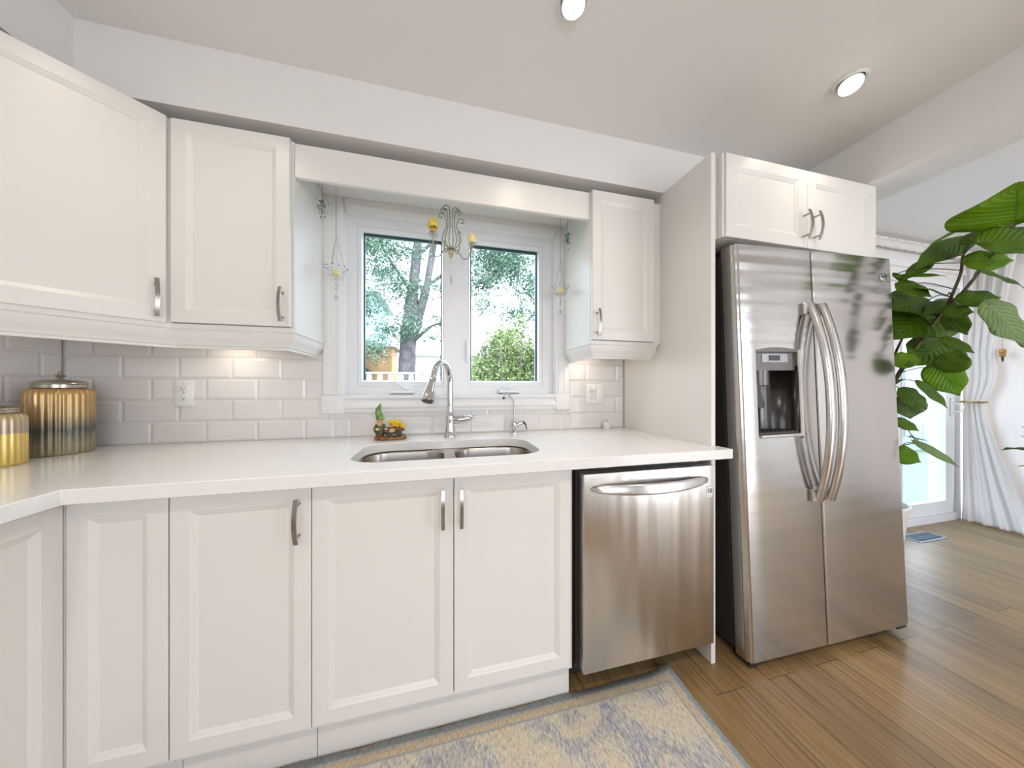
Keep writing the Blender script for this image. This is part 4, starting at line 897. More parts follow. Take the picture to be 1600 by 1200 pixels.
# ------------------------------------------------------------------ hanging ornaments in the window
def spiral(c, r0, turns, a0, plane=(1,0), n=22, s=1):
    out = []
    for k in range(n):
        t = k/(n-1); a = a0 + s*turns*2*PI*t; r = r0*(1-0.8*t)
        out.append((c[0]+plane[0]*r*math.cos(a), c[1]+plane[1]*r*math.cos(a), c[2]+r*math.sin(a)))
    return out
ch = thing('hanging_candelabrum', 'small wire chandelier ornament with two yellow candle cups, hanging behind the valance over the sink', 'ornament', (0.056, -0.20, 1.80))
mb = MB(); W_ = 0.0025
mb.tube([(0, 0, 0.283), (0, 0, 0.20)], 0.0008, 6)
for s, x0, hgt in ((-1, -0.016, 0.19), (1, 0.016, 0.19), (-1, -0.006, 0.205), (1, 0.006, 0.20), (1, 0.028, 0.15), (-1, -0.024, 0.165)):
    base = [(x0*0.3, 0, 0.0), (x0*1.7, 0.004, 0.05), (x0*0.9, 0, 0.11), (x0*1.1, -0.004, hgt-0.02)]
    top = spiral((x0*1.1+s*0.018, 0, hgt-0.012), 0.018, 0.95, PI if s > 0 else 0, s=-s)
    mb.tube(smoothpts(base+top[1:], 3), W_, 6)
for s in (-1, 1):
    for pl, rr_ in (((1, 0), 1.0), ((0.4, -0.9), 0.8)):
        mb.tube(smoothpts([(0, 0, 0.004), (s*0.03*pl[0], 0.03*pl[1], 0.0), (s*0.055*pl[0], 0.055*pl[1], -0.034), (s*0.08*pl[0], 0.085*pl[1], -0.028), (s*(0.098 if s > 0 else 0.082)*pl[0]*rr_, 0.098*pl[1], 0.030)], 5), W_, 6)
mb.build('scrolled_frame', M['wire'], ch)
MB().lathe([(0.004, 0.02), (0.012, 0.008), (0.018, -0.004), (0.014, -0.022), (0.006, -0.034), (0.002, -0.04)], seg=20).build('hub', glass('amber_crystal', (0.80, 0.74, 0.58), 0.05, 1.7), ch)
ycup = paint('yellow_petals', (0.86, 0.62, 0.12), 0.6, 0.3, 60, 0.1); pcup = paint('cream_candle', (0.86, 0.72, 0.36), 0.6, 0.1, 40, 0)
for s, dz in ((-1, 0.052), (1, 0.034)):
    x = 0.098 if s > 0 else -0.082
    mb = MB().lathe([(0.004, -0.006+dz), (0.016, 0.004+dz), (0.020, 0.016+dz), (0.017, 0.02+dz), (0.004, 0.010+dz)], (x, 0, 0), 18)
    for k in range(8):
        a = 2*PI*k/8; mb.ball((x+0.021*math.cos(a), 0.021*math.sin(a), 0.004+dz), 0.0042, 1); mb.ball((x+0.015*math.cos(a), 0.015*math.sin(a), -0.018+dz), 0.0032, 1)
    c = mb.build('crystal_cup', M['crystal'], ch, smooth=60)
    mb = MB().ball((x, 0, 0.028+dz), 0.010, 2)
    for k in range(9):
        a = 2*PI*k/9; mb.ball((x+0.011*math.cos(a), 0.011*math.sin(a), 0.030+dz), 0.007, 1)
    mb.tube([(x, 0, -0.03+dz), (x, 0, 0.05+dz)], 0.003, 6)
    mb.build('small_blossom', paint('orange_petals', (0.72, 0.42, 0.14), 0.6, 0.3, 60, 0.1), ch, smooth=60)
    if s < 0:
        mb = MB()
        for q in range(3):
            for k in range(10):
                a = 2*PI*k/10+q; r = 0.019-q*0.005; mb.ball((x+r*math.cos(a), r*math.sin(a), 0.054+q*0.011+dz), 0.0095, 1, (1, 1, 1.3))
        mb.build('yellow_flower', ycup, ch, smooth=60)
    else: MB().lathe([(0.018, 0.045), (0.0215, 0.05), (0.0215, 0.078), (0.018, 0.082), (0.004, 0.080)], (x, 0, 0), 24).build('candle', pcup, ch)
mb = MB(); z = -0.045
for k in range(6): mb.ball((0, 0, z), 0.0062 if k < 5 else 0.007, 1, (1, 1, 0.7)); z -= 0.0145
mb.ball((0, 0, z-0.012), 0.0085, 2, (0.8, 0.8, 2.2))
for s in (-1, 1):
    for k in range(3): mb.ball((s*0.055, 0, -0.043-k*0.011), 0.0042, 1)
mb.build('crystal_strand', M['crystal'], ch, smooth=0)
MB().ball((0.038, 0, 0.082), 0.011, 2, (1, 0.5, 1.35)).build('crystal_drop', M['crystal'], ch, smooth=0)
def bowl_orn(x, y, zt, zb, label, sp):
    t = thing('hanging_candle_bowl', label, 'ornament', (x, y, zb))
    mb = MB(); mb.tube([(0, 0, zt-zb), (0, 0, 0.155)], 0.0008, 6)
    for k in range(3):
        a = 2*PI*k/3+0.3; mb.tube([(0, 0, 0.157), (sp*0.9*math.cos(a), sp*0.9*math.sin(a), 0.012)], 0.0007, 6)
    mb.build('wires', M['wire'], t)
    mb = MB(); r = 0.036
    for j in range(5):
        ph = PI/2*j/4.4; rr2 = r*math.cos(ph); nn = max(5, int(20*math.cos(ph)))
        for k in range(nn):
            a = 2*PI*k/nn; mb.ball((rr2*math.cos(a), rr2*math.sin(a), -r*1.1*math.sin(ph)), 0.0034, 1)
    for k in range(12):
        a = 2*PI*k/12; mb.ball(((r+0.010)*math.cos(a), (r+0.010)*math.sin(a), 0.008+0.004*(k % 2)), 0.0068, 1, (1, 1, 0.5))
    mb.build('beaded_bowl', M['crystal'], t, smooth=0)
    MB().lathe([(0.016, -0.026), (0.017, -0.022), (0.017, -0.004), (0.015, -0.001), (0.002, -0.003)], seg=20).build('tea_light', pcup, t)
    mb = MB(); mb.tube([(0, 0, -0.042), (0, 0, -0.118)], 0.0006, 5)
    for k, z in enumerate((-0.056, -0.074, -0.092)): mb.ball((0, 0, z), 0.005 if k % 2 else 0.0035, 1)
    mb.ball((0, 0, -0.126), 0.0078, 2, (1, 0.6, 1.5)); sd = mb.build('bead_strand', M['crystal'], t, smooth=0)
    mb = MB()
    for z in (-0.066, -0.083): mb.ball((0, 0, z), 0.0028, 1)
    mb.build('dark_bead', M['ink'], t)
bowl_orn(-0.455, -0.12, 2.083, 1.690, 'crystal bead candle bowl hanging in the window corner on the left', 0.040)
bowl_orn(0.640, -0.12, 2.083, 1.690, 'crystal bead candle bowl hanging in the window corner on the right', 0.036)
for x, z, lb in ((-0.505, 1.99, 'little grey-green sprig tucked behind the left end of the valance'), (0.672, 1.985, 'little grey-green sprig tucked behind the right end of the valance')):
    mb = MB(); rr3 = random.Random(int(z*1000))
    for k in range(60):
        c = Vector((rr3.gauss(0, 0.008), rr3.gauss(0, 0.006), -abs(rr3.gauss(0, 0.035)))); d1 = Vector((rr3.uniform(-1,1), rr3.uniform(-1,1), rr3.uniform(-1,1))).normalized()*0.006; d2 = d1.cross(Vector((0.3,1,0.2))).normalized()*0.003
        vs = [mb.bm.verts.new(c+q) for q in (-d1, d2, d1, -d2)]; mb.bm.faces.new(vs)
    mb.tube([(0,0,0.092), (0,0,-0.06)], 0.001, 5)
    o = mb.build('hanging_sprig', plain('sprig_leaf', (0.20, 0.24, 0.20), 0.6), smooth=0); o.location = (x, -0.14, z); tag(o, lb, 'sprig')

# ------------------------------------------------------------------ rug
RX, RY = 0.915, -0.596
mb = MB(); nx, ny = 70, 40; RW, RH = 1.82, 1.25; V = []
for i in range(nx+1):
    row = []
    for j in range(ny+1):
        x = -RW*i/nx; y = -RH*j/ny; z = 0.009
        if j == 0: y += 0.0018*math.sin(x*23) + 0.0012*math.sin(x*51+1)
        k = math.exp(-((x+0.01)**2+(y+0.02)**2)/0.004); z += 0.010*k; y += 0.012*k if j < 2 else 0
        row.append(mb.bm.verts.new((x, y, z)))
    V.append(row)
for i in range(nx):
    for j in range(ny): mb.bm.faces.new((V[i][j], V[i][j+1], V[i+1][j+1], V[i+1][j]))
rg = mb.build('area_rug', M['rug'], smooth=60); rg.location = (RX, RY, 0.0)
so = rg.modifiers.new('pile', 'SOLIDIFY'); so.thickness = 0.008; so.offset = -1 if rg.data.polygons[0].normal.z > 0 else 1
tag(rg, 'distressed beige and blue-grey patterned rug on the oak floor in front of the sink cabinets', 'rug')

# ------------------------------------------------------------------ dining side: patio door, curtains, vent
dr = thing('door_1', 'white framed glazed patio door in the dining room back wall', 'door', (3.6, 0.05, 0)); dr['kind'] = 'structure'
mb = MB(); wall_holes(DX0, DX1, 0.0, 2.08, [(DX0+0.05, DX1-0.05, 0.055, 2.03)], lambda a,b,c,d: mb.box(a,b,0.0,0.14,c,d))
wp('frame', mb, M['vinyl'], dr, smooth=0)
for a, b, y0 in ((DX0+0.052, 3.66, 0.075), (3.60, DX1-0.052, 0.025)):
    mb = MB(); g = (a+0.13, b-0.13, 0.155, 1.93)
    wall_holes(a, b, 0.057, 2.028, [g], lambda p,q,r,s: mb.box(p,q,y0,y0+0.045,r,s))
    lf = wp('sash', mb, M['vinyl'], dr, smooth=0)
    mb = MB(); wall_holes(g[0]-0.004, g[1]+0.004, g[2]-0.004, g[3]+0.004, [(g[0]+0.014, g[1]-0.014, g[2]+0.014, g[3]-0.014)], lambda p,q,r,s: mb.box(p,q,y0-0.006,y0-0.0005,r,s))
    wp('glazing_bead', mb, M['vinyl'], lf, smooth=0)
    wp('glass_pane', MB().box(g[0], g[1], y0+0.018, y0+0.024, g[2], g[3]), M['pane'], lf, smooth=0)
mb = MB(); mb.box(4.372, 4.408, 0.012, 0.0245, 0.90, 1.06, 0.003); mb.tube(smoothpts([(4.39, 0.012, 0.94), (4.39, -0.030, 0.955), (4.39, -0.034, 1.0), (4.39, 0.012, 1.02)]), 0.008, 10)
wp('door_handle', mb, M['vinyl'], dr)
# casing round the door
mb = MB(); mb.box(DX1, DX1+0.045, -0.016, 0, 0, 2.14, 0.002); mb.box(DX0-0.06, DX0, -0.016, 0, 0, 2.14, 0.002); mb.box(DX0-0.06, DX1+0.045, -0.016, 0, 2.1405, 2.20, 0.002)
tag(mb.build('trim_4', M['trim']), kind='structure')

def curtain(name, label, yfun, zs, fold, amp, x0, seed=0, n=90, parent=None):
    mb = MB(); rr = random.Random(seed); V = []
    ph = [rr.uniform(0, 6.28) for _ in range(4)]
    for z in zs:
        y0, y1, am, xo = yfun(z); row = []
        for i in range(n+1):
            s = i/n; y = y0+(y1-y0)*s
            f = math.sin(s*fold*2*PI+ph[0]+0.25*math.sin(z*2+ph[1])) + 0.4*math.sin(s*fold*4.7*PI+ph[2]+z)
            row.append(mb.bm.verts.new((x0+xo+am*f, y, z)))
        V.append(row)
    for a, b in zip(V, V[1:]):
        for i in range(n): mb.bm.faces.new((a[i], a[i+1], b[i+1], b[i]))
    o = mb.build(name, M['curtain'], smooth=80, origin=(x0, 0, 0)); m_ = o.modifiers.new('cloth', 'SOLIDIFY'); m_.thickness = 0.0012
    return tag(o, label, 'curtain')
def tied(z):
    if z > 1.03: t = (z-1.03)/1.2; return (-0.020-0.01*t, -0.125-0.14*t-0.03*math.sin(min(1, t*3)*PI), 0.005+0.005*t, 0.0)
    t = (1.03-z)/1.02; return (-0.020-0.00*t, -0.120-0.24*t**1.3, 0.005+0.010*t, -0.05*t**3)
zs = [0.012, 0.03, 0.06] + [0.1+k*0.0775 for k in range(29)]
curtain('sheer_curtain', 'white sheer curtain gathered by a tieback in the corner beside the patio door', tied, zs, 4, 0.02, 4.455, 4)
curtain('sheer_curtain', 'wide white sheer curtain hanging loose over the window at the right edge of the photo', lambda z: (-0.10-0.0*z, -2.75, 0.006+0.003*(2.3-z), 0.0), zs, 9, 0.01, 4.515, 9, n=220)
rd = thing('curtain_rod', 'white curtain rod at the top of the dining room side wall', 'rod', (4.49, -1.15, 2.30))
wp('rod', MB().tube([(4.49, -0.02, 2.30), (4.49, -2.85, 2.30)], 0.010, 12), M['trim'], rd)
for y in (-0.04, -1.4, -2.8): wp('rod_bracket', MB().box(4.49, XR-0.0005, y-0.006, y+0.006, 2.286, 2.296, 0.001), M['trim'], rd)
tb = thing('curtain_tieback', 'brass curtain tieback holding the gathered sheer curtain', 'tieback', (4.44, -0.07, 1.03))
mb = MB(); mb.tube([(4.455+0.042*math.cos(a), -0.070+0.062*math.sin(a), 1.03) for a in [2*PI*k/30 for k in range(31)]], 0.0075, 8)
wp('band', mb, M['brass'], tb); wp('hook', MB().tube([(4.47, -0.008, 1.03), (4.47, -0.0005, 1.03)], 0.01, 10), M['brass'], tb)
oo = thing('hanging_ornament', 'small brass tassel hanging against the loose sheer curtain', 'ornament', (4.455, -0.205, 1.47))
mb = MB(); mb.tube([(0,0,0.16), (0,0,0)], 0.001, 5); mb.lathe([(0.004, 0), (0.016, -0.006), (0.019, -0.028), (0.012, -0.040), (0.018, -0.052), (0.012, -0.066)], seg=14); mb.build('bell', plain('worn_gold', (0.45, 0.24, 0.07), 0.4, 0.4), oo)
MB().lathe([(0.007, -0.066), (0.006, -0.09), (0.002, -0.108)], seg=10).build('clapper', M['dark_side'], oo)
# lace valance over the patio door
mb = MB(); V = []; n = 200
for z in (2.338, 2.30, 2.262):
    V.append([mb.bm.verts.new((2.7+1.80*i/n, -0.034-0.006*math.sin(i*0.55)-0.002*math.sin(i*0.9), z-(0.007*abs(math.sin(i*0.32)) if z < 2.27 else 0))) for i in range(n+1)])
for a, b in zip(V, V[1:]):
    for i in range(n): mb.bm.faces.new((a[i], a[i+1], b[i+1], b[i]))
la = mb.build('lace_valance', M['curtain'], smooth=60, origin=(3.6, -0.034, 2.30)); la.modifiers.new('cloth', 'SOLIDIFY').thickness = 0.001
tag(la, 'narrow white lace valance along the ceiling above the patio door', 'valance')
mb = MB()
for i in range(100): mb.ball((-0.895+i*0.018, -0.0085, -0.042-0.004*(i % 2)), 0.0042, 1, (1, 0.3, 1))
mb.build('lace_eyelets', M['grey_ink'], la, smooth=60)
MB().tube([(-0.93, 0.004, 0.036), (0.93, 0.004, 0.036)], 0.008, 10).build('rod', M['trim'], la)

vt = thing('floor_vent', 'dark slotted floor register with a pale frame set in the floor before the patio door', 'vent', (3.63, -0.135, 0.0))
MB().box(-0.155, 0.155, -0.055, 0.055, 0.0003, 0.005, 0.002).build('frame', plain('vent_frame', (0.35, 0.40, 0.46), 0.4), vt)
MB().box(-0.138, 0.138, -0.042, 0.042, 0.0051, 0.0058).build('backing', M['void'], vt, smooth=0)
mb = MB()
for k in range(13):
    x = -0.128+k*0.0213
    mb.tube(smoothpts([(x, -0.040, 0.0072), (x+0.006, -0.02, 0.0072), (x-0.006, 0.0, 0.0072), (x+0.006, 0.02, 0.0072), (x, 0.040, 0.0072)], 4), 0.0022, 6)
for y in (-0.02, 0.0, 0.02): mb.box(-0.137, 0.137, y-0.0015, y+0.0015, 0.0060, 0.0088)
mb.build('scroll_grille', plain('vent_grille', (0.20, 0.26, 0.33), 0.4), vt)

# ------------------------------------------------------------------ plants
def leaf(parent, b, t, w, up, m, cup=0.25, heart=True):
    """ovate leaf with drip tip: local grid along the midrib, folded and arched"""
    b, t = Vector(b), Vector(t); ax = t-b; L = ax.length; ax.normalize()
    side = ax.cross(up); side = side.normalized() if side.length > 1e-3 else Vector((1,0,0)); nrm = side.cross(ax).normalized()
    mb = MB(); uvs = {}; nu, nv = 8, 16; V = []
    for j in range(nv+1):
        v = j/nv
        hw = (math.sin(PI*min(1, v**0.72))**0.75)*(1-0.55*max(0, v-0.72)/0.28) if 0 < v < 1 else 0.0
        hw = max(hw, 0.012); row = []
        for i in range(nu+1):
            u = -1+2*i/nu; au = abs(u)
            wav = 0.035*w*math.sin(v*15+u*3)*au
            back = -0.13*L*(au**1.5)*(1-v)**3 if heart else 0
            p = b + ax*(L*v+back) + side*(u*hw*w/2) + nrm*(-cup*w*0.5*(u*hw)**2 - 0.16*L*(v-0.3)**2 + abs(u)*hw*w*0.10 + wav)
            q = mb.bm.verts.new(p); uvs[q] = (0.5+u/2*0.98, v); row.append(q)
        V.append(row)
    lay = mb.bm.loops.layers.uv.new('UVMap')
    for j in range(nv):
        for i in range(nu):
            f = mb.bm.faces.new((V[j][i], V[j][i+1], V[j+1][i+1], V[j+1][i]))
            for l in f.loops: l[lay].uv = uvs[l.vert]
    o = wp('leaf', mb, m, parent, smooth=80)
    s = o.modifiers.new('blade', 'SOLIDIFY'); s.thickness = 0.0008
    return o
fg = thing('potted_fig_tree', 'tall potted plant with big heart-shaped green leaves arching out beside the refrigerator', 'plant', (2.845, -0.225, 0.0))
MB().lathe([(0.115, 0), (0.125, 0.006), (0.150, 0.20), (0.168, 0.372), (0.176, 0.376), (0.176, 0.392), (0.166, 0.394), (0.160, 0.380), (0.156, 0.345), (0.01, 0.344)], seg=48).build('pot', M['pot'], fg)
MB().lathe([(0.156, 0.3445), (0.10, 0.352), (0.004, 0.355)], seg=30).build('soil', M['soil'], fg)
STEMS = [[(2.84,-0.22,0.345),(2.83,-0.232,0.44),(2.764,-0.307,0.70),(2.492,-0.447,0.989),(2.347,-0.566,1.174),(2.321,-0.632,1.303),(2.327,-0.685,1.424),(2.348,-0.731,1.524),(2.363,-0.776,1.594),(2.372,-0.819,1.677),(2.389,-0.864,1.774),(2.391,-0.906,1.864)],
 [(2.87,-0.21,0.345),(2.85,-0.22,0.45),(2.701,-0.343,0.854),(2.456,-0.489,1.175),(2.338,-0.584,1.358),(2.321,-0.642,1.48)],
 [(2.350,-0.735,1.53),(2.355,-0.774,1.677),(2.335,-0.789,1.758),(2.344,-0.812,1.83)],
 [(2.82,-0.23,0.345),(2.78,-0.27,0.498),(2.575,-0.467,0.785),(2.315,-0.661,0.879)]]
for k, s in enumerate(STEMS):
    pts = smoothpts(s, 5); r0, r1 = [(0.012, 0.0045), (0.009, 0.004), (0.006, 0.0035), (0.006, 0.0022)][k]
    wp('stem', MB().tube(pts, [r0+(r1-r0)*i/(len(pts)-1) for i in range(len(pts))], 10), M['bark'] if k != 3 else M['petiole'], fg)
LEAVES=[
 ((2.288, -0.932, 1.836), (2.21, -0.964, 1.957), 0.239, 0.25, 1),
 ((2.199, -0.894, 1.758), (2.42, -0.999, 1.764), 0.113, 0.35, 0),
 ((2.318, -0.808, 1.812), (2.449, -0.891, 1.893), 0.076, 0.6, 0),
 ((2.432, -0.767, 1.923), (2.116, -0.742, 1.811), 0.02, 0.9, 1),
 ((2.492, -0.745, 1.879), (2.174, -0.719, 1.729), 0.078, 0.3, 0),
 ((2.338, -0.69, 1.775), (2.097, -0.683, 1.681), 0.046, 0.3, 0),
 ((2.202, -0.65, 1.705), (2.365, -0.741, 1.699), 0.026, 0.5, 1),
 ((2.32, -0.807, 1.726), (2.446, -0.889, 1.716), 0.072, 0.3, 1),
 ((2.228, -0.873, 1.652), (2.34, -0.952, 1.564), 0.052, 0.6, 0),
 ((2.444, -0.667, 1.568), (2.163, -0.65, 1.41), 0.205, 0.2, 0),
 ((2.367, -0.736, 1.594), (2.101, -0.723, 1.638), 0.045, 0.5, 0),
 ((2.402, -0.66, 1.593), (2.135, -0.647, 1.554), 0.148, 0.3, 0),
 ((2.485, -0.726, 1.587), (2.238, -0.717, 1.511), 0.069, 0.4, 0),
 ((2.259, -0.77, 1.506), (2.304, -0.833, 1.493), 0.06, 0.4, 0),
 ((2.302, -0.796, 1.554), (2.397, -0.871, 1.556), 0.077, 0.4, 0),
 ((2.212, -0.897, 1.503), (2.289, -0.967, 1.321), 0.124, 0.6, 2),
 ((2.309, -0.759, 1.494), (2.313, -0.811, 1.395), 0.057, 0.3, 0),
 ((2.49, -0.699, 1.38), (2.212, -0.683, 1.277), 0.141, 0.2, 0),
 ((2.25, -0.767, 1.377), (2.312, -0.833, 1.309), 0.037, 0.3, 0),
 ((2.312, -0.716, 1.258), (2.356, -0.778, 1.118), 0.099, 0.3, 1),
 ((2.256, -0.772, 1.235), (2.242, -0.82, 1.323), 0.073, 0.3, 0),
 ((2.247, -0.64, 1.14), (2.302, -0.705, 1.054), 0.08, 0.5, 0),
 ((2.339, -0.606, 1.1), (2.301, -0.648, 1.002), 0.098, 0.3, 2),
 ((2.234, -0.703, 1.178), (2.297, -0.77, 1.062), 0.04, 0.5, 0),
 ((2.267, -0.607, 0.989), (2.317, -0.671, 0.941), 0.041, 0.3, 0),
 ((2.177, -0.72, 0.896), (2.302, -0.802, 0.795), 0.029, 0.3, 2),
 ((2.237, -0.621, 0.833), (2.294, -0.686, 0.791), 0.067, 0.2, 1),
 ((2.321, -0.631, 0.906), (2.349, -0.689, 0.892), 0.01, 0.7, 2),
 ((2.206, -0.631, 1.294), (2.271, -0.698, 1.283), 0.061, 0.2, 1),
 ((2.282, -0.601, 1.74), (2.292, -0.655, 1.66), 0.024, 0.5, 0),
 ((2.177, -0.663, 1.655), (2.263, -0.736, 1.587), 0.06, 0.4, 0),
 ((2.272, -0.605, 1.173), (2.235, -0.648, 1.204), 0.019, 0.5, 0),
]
allp = [Vector(p) for s in STEMS for p in smoothpts(s, 5)]
cpos = Vector((0.3, -1.9, 1.3))     # the room side the leaves turn to
for b, t, w, fcg, shade in LEAVES:
    t = (max(t[0], 2.175), t[1], t[2]); bv_, tv = Vector(b), Vector(t)
    out = (cpos-(bv_+tv)/2).normalized()
    upv = (out*(1-fcg) + Vector((0.1, -0.1, 1.0))*fcg).normalized()
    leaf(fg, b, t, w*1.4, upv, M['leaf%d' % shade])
    near = min(allp, key=lambda p: (p-bv_).length + max(0, p.z-bv_.z)*0.8)
    if (near-bv_).length > 0.02 and (near-bv_).length < 0.8:
        midp = (near+bv_)/2 + Vector((0, 0, 0.02))
        wp('petiole', MB().tube(smoothpts([near, midp, bv_ + (tv-bv_)*0.03], 4), 0.0021, 6), M['petiole'], fg)
p2 = thing('potted_houseplant', 'small leafy houseplant on a white stand, at the right edge of the photo', 'plant', (4.25, -0.49, 0.0))
MB().lathe([(0.11, 0), (0.11, 0.015), (0.02, 0.03), (0.018, 0.36), (0.10, 0.375), (0.10, 0.39)], seg=32).build('stand', M['trim'], p2)
MB().lathe([(0.06, 0.3905), (0.085, 0.50), (0.088, 0.505), (0.078, 0.50), (0.07, 0.485), (0.01, 0.484)], seg=32).build('pot', M['pot'], p2)
rl = random.Random(5)
for k in range(26):
    a = rl.uniform(0, 2*PI); el = rl.uniform(-0.4, 1.2); L1 = rl.uniform(0.14, 0.34)
    s0 = Vector((4.25, -0.49, 0.485)); b = s0 + Vector((math.cos(a)*0.07, math.sin(a)*0.07, 0.08+0.16*rl.random()+max(0, el)*0.1))
    dv = Vector((math.cos(a)*math.cos(el), math.sin(a)*math.cos(el), math.sin(el)*0.8-0.1))
    t_ = b + dv*L1*0.55
    t_.x = min(t_.x, 4.36)
    leaf(p2, b, t_, L1*0.36, Vector((0.1, -0.3, 1)), M['leaf0'] if k % 3 else M['leaf2'], heart=False)
    wp('petiole', MB().tube(smoothpts([s0, (s0+b)/2+Vector((0,0,0.03)), b], 3), 0.002, 5), M['petiole'], p2)

# ------------------------------------------------------------------ the garden outside
tag(MB().box(-30, 30, 0.21, 45, -0.6, -0.5).build('lawn', paint('grass', (0.11, 0.145, 0.085), 0.9, 0.4, 3, 0.3), smooth=0), 'green back garden lawn outside the window', 'ground', kind='structure')
def foliage(name, blobs, n, size, m, parent=None, seed=1, origin=(0,0,0), shell=0.55):
    mb = MB(); rr = random.Random(seed); tot = sum(b[3]*b[4]*b[5] for b in blobs)
    for (cx, cy, cz, rx, ry, rz) in blobs:
        for _ in range(int(n*rx*ry*rz/tot)):
            d = Vector((rr.gauss(0,1), rr.gauss(0,1), rr.gauss(0,1))).normalized()*(shell+(1-shell)*rr.random())
            c = Vector((cx+d.x*rx, cy+d.y*ry, cz+d.z*rz)); s = size*rr.uniform(0.6, 1.5)
            a = Vector((rr.uniform(-1,1), rr.uniform(-1,1), rr.uniform(-1,0.6))).normalized()*s; b = a.cross(Vector((rr.uniform(-1,1), rr.uniform(-1,1), 1))).normalized()*s*0.42
            mid = c + a.cross(b).normalized()*s*0.12
            vs = [mb.bm.verts.new(q) for q in (c-a, c+b*0.9-a*0.1, c+a, c-b*0.9-a*0.1)]; vm = mb.bm.verts.new(mid)
            for i in range(4): mb.bm.faces.new((vs[i], vs[(i+1)%4], vm))
    return wp(name, mb, m, parent, smooth=0)
gl1 = paint('tree_leaves', (0.15, 0.245, 0.175), 0.6, 0.35, 2.0, 0); gl2 = paint('bush_leaves', (0.23, 0.29, 0.105), 0.6, 0.4, 2.0, 0); gl3 = paint('conifer_needles', (0.03, 0.09, 0.07), 0.7, 0.3, 2.0, 0)
tk = paint('tree_bark', (0.15, 0.135, 0.15), 0.9, 0.35, 4, 0.5, 12)
tr = thing('garden_tree', 'big garden tree with a forked grey trunk behind the fence, seen in the left sash', 'tree', (-0.96, 8.0, -0.5))
mb = MB(); mb.tube(smoothpts([(-0.98,8.0,-0.5), (-0.96,8.0,1.3), (-0.90,8.0,2.6), (-0.82,8.0,3.6), (-0.66,8.0,5.2), (-0.5,8.0,7.0)]), [0.30]*5+[0.25]*5+[0.24]*5+[0.20]*5+[0.15]*5+[0.12]*6, 14)
mb.tube(smoothpts([(-0.88,8.0,2.5), (-0.60,7.95,3.3), (-0.35,7.9,4.3), (-0.15,7.9,5.6), (0.0,7.9,7.0)]), [0.17]*6+[0.13]*6+[0.10]*7+[0.07]*6, 12)
for a, b, c in (((-0.75,8,4.0), (-1.4,7.8,4.9), (-2.0,7.7,6.0)), ((-0.4,7.9,4.2), (0.3,7.7,4.7), (1.0,7.5,5.0)), ((-0.6,8,5.2), (0.1,7.9,5.9), (0.9,7.8,6.4)), ((-0.9,8,2.4), (-0.2,7.7,3.0), (0.4,7.6,3.1))):
    mb.tube(smoothpts([a, b, c]), [0.055]*6+[0.035]*6+[0.02], 8)
wp('trunk', mb, tk, tr, smooth=60)
foliage('crown', [(-1.9,7.6,5.4,1.0,0.8,1.1), (-2.3,7.6,3.5,0.9,0.6,0.7), (-1.2,7.4,2.75,0.9,0.5,0.40), (-1.5,7.5,4.4,0.7,0.5,0.5), (0.2,7.4,3.1,0.6,0.5,0.25), (0.2,7.6,4.1,0.5,0.4,0.4), (1.9,7.4,5.2,1.5,0.8,1.0), (2.9,7.2,4.2,0.9,0.6,0.7), (1.2,7.3,4.2,0.6,0.5,0.4), (2.3,7.2,3.4,0.8,0.5,0.35), (-0.6,7.4,6.3,2.2,0.8,0.5), (-1.7,7.3,2.2,0.6,0.4,0.45), (-0.9,7.2,3.9,1.0,0.4,0.6), (1.3,7.2,3.6,0.5,0.4,0.4), (3.2,7.3,3.3,0.7,0.5,0.6), (-0.85,7.2,3.05,0.55,0.3,0.45), (-0.95,7.1,4.9,0.9,0.3,0.5), (-0.2,7.1,2.6,0.4,0.3,0.25), (1.6,7.2,4.6,1.0,0.4,0.8), (1.5,7.6,6.2,2.0,0.6,0.7)], 36000, 0.047, gl1, tr, 3, shell=0.2)
bs = thing('garden_bush', 'yellow-green leafy bush filling the lower part of the right sash', 'bush', (1.35, 4.0, -0.5))
mb = MB()
for k in range(9):
    a = 2*PI*k/9; mb.tube(smoothpts([(1.35,4.0,-0.5), (1.35+0.25*math.cos(a),4+0.2*math.sin(a),0.7), (1.35+0.6*math.cos(a),4+0.45*math.sin(a),1.9)]), 0.014, 6)
wp('branches', mb, tk, bs)
foliage('leaves', [(1.30,4.0,1.15,0.80,0.6,0.95), (1.15,3.9,2.0,0.42,0.4,0.35), (1.75,4.1,1.7,0.45,0.4,0.5), (0.85,4.0,1.5,0.4,0.4,0.5), (1.5,4.0,2.3,0.25,0.25,0.3)], 17000, 0.034, gl2, bs, 5, shell=0.3)
cn = thing('conifer', 'dark drooping conifer at the left edge of the left sash', 'tree', (-3.15, 8.6, -0.5))
wp('trunk', MB().tube([(-3.15,8.6,-0.5), (-3.15,8.6,6.5)], [0.16, 0.04], 10), tk, cn)
foliage('needles', [(-3.15,8.6,1.6+k*0.55,1.15-k*0.10,0.8-k*0.07,0.30) for k in range(9)], 8000, 0.075, gl3, cn, 8, shell=0.2)
fn = thing('garden_fence', 'pale wooden garden fence with a lattice top behind the window', 'fence', (0, 6.5, -0.5))
mb = MB()
for k in range(90): mb.box(-7+k*0.155, -7+k*0.155+0.148, 6.50, 6.52, -0.5, 1.24)
wp('boards', mb, plain('fence_wood', (0.46, 0.40, 0.38), 0.8), fn, smooth=0)
wp('top_rail', MB().box(-7, 7, 6.47, 6.55, 1.50, 1.545).box(-7, 7, 6.48, 6.54, 1.24, 1.275), plain('fence_rail', (0.50, 0.44, 0.44), 0.8), fn, smooth=0)
mb = MB()
for k in range(56): mb.box(-7+k*0.25, -7+k*0.25+0.12, 6.50, 6.52, 1.275, 1.50)
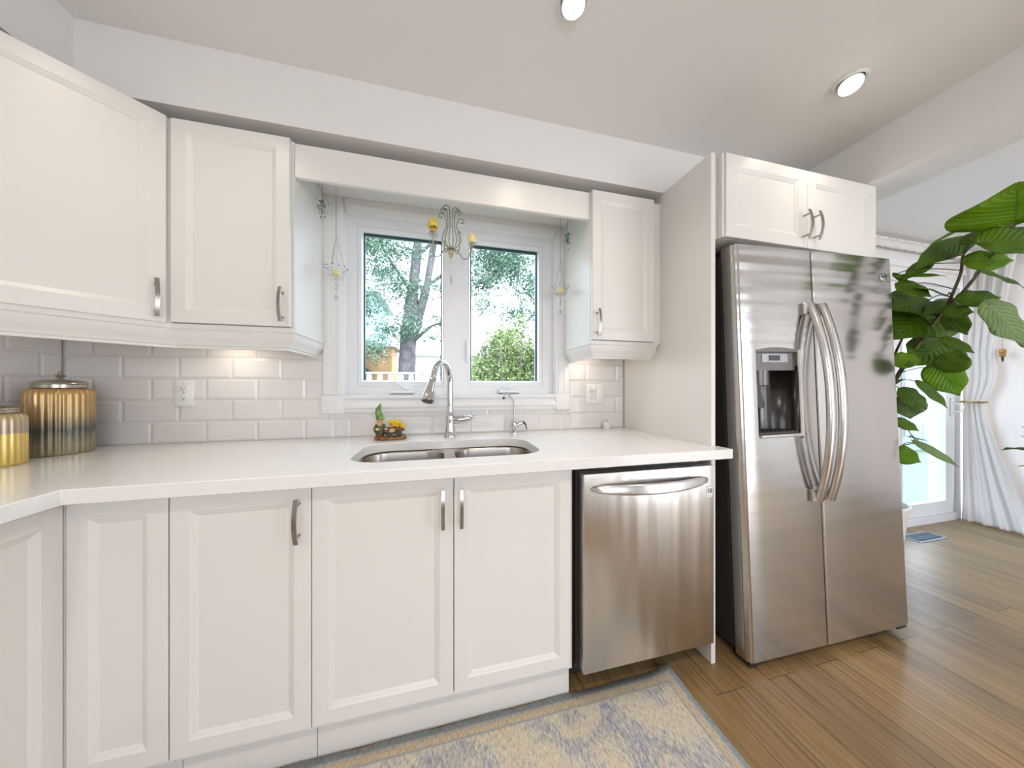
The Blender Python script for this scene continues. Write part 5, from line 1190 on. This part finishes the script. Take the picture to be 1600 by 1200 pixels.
wp('lattice', mb, plain('fence_lattice', (0.52, 0.47, 0.47), 0.8), fn, smooth=0)
def house(label, x0, x1, y, z1, ridge, wallm, roofm, depth=4):
    h = thing('neighbour_house', label, 'house', ((x0+x1)/2, y, -0.5))
    wp('walls', MB().box(x0, x1, y, y+depth, -0.5, z1), wallm, h, smooth=0)
    mb = MB(); mb.prism([(y-0.35, z1-0.02), (y+depth/2, ridge), (y+depth+0.35, z1-0.02)], 'x', x0-0.35, x1+0.35); wp('roof', mb, roofm, h, smooth=0)
    return h
def siding(name, col):
    m, t, b = mat(name); w = N(t, 'ShaderNodeTexWave'); w.wave_type = 'BANDS'; w.bands_direction = 'X'; w.inputs['Scale'].default_value = 1.1; w.inputs['Distortion'].default_value = 0.3
    t.links.new(coords(t), w.inputs['Vector']); r = ramp(t, [(0.3, tuple(c*0.75 for c in col)), (0.5, col)], w.outputs['Fac']); t.links.new(r.outputs[0], b.inputs['Base Color']); b.inputs['Roughness'].default_value = 0.7; return m
house('neighbouring house with pale blue siding beyond the fence on the left', -8.5, -2.9, 13, 5.4, 6.6, siding('blue_siding', (0.45, 0.72, 0.76)), plain('pale_shingles', (0.62, 0.60, 0.58), 0.9))
house('neighbouring house with a low pale roof beyond the fence on the right', 3.2, 9.5, 12, 2.9, 4.0, plain('cream_stucco', (0.72, 0.68, 0.62), 0.8), plain('tan_shingles', (0.62, 0.56, 0.50), 0.9))
sh_ = thing('garden_shed', 'orange-tan wooden shed low behind the fence on the left', 'shed', (-2.4, 9.6, -0.5))
wp('walls', MB().box(-3.6, -1.60, 9.6, 11.0, -0.5, 2.55), plain('shed_wood', (0.72, 0.42, 0.22), 0.8), sh_, smooth=0)
mb = MB(); mb.prism([(-3.8, 2.55), (-2.7, 2.85), (-1.42, 2.55)], 'y', 9.4, 11.2); wp('roof', mb, plain('shed_roof', (0.55, 0.50, 0.48), 0.9), sh_, smooth=0)
gw = thing('garden_wall', 'cream garage wall behind the trunk of the tree', 'wall', (0.6, 11, -0.5))
wp('wall', MB().box(-1.1, 1.6, 11, 11.3, -0.5, 2.4), plain('cream_render', (0.80, 0.74, 0.66), 0.8), gw, smooth=0)
wp('coping', MB().box(-1.2, 1.7, 10.95, 11.35, 2.4, 2.5), plain('coping', (0.5, 0.52, 0.52), 0.8), gw, smooth=0)
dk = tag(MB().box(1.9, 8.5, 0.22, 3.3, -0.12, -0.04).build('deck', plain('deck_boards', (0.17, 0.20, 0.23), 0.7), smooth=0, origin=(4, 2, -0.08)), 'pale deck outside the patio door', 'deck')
pf = thing('privacy_screen', 'white panelled privacy screen outside the patio door', 'screen', (5.2, 3.4, -0.04))
mb = MB()
for k in range(48): mb.box(2.4+k*0.36, 2.4+k*0.36+0.35, 3.40, 3.43, -0.45, 1.75)
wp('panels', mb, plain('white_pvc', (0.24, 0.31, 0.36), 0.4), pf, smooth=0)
mb = MB()
for k in range(10): mb.box(2.36+k*1.8, 2.46+k*1.8, 3.35, 3.45, -0.04, 1.85)
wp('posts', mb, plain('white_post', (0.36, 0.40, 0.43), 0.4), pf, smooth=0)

# ------------------------------------------------------------------ repeats share a group
GROUPS = {'ceiling_light': 'recessed ceiling lights', 'puck_light': 'puck lights under the wall cabinets', 'glass_canister': 'ribbed glass canisters in the corner',
          'sheer_curtain': 'sheer curtains in the dining room', 'hanging_candle_bowl': 'candle bowls hanging in the window corners', 'hanging_sprig': 'sprigs behind the valance',
          'wall_outlet': 'outlets on the tiles', 'wall_cabinet': 'wall cabinets beside the window', 'base_cabinet': 'single base cabinets', 'neighbour_house': 'houses beyond the fence',
          'tile_backsplash': 'tiled walls above the worktop'}
for o in bpy.data.objects:
    k = o.name.split('.')[0]
    if o.parent is None and k in GROUPS: o['group'] = GROUPS[k]
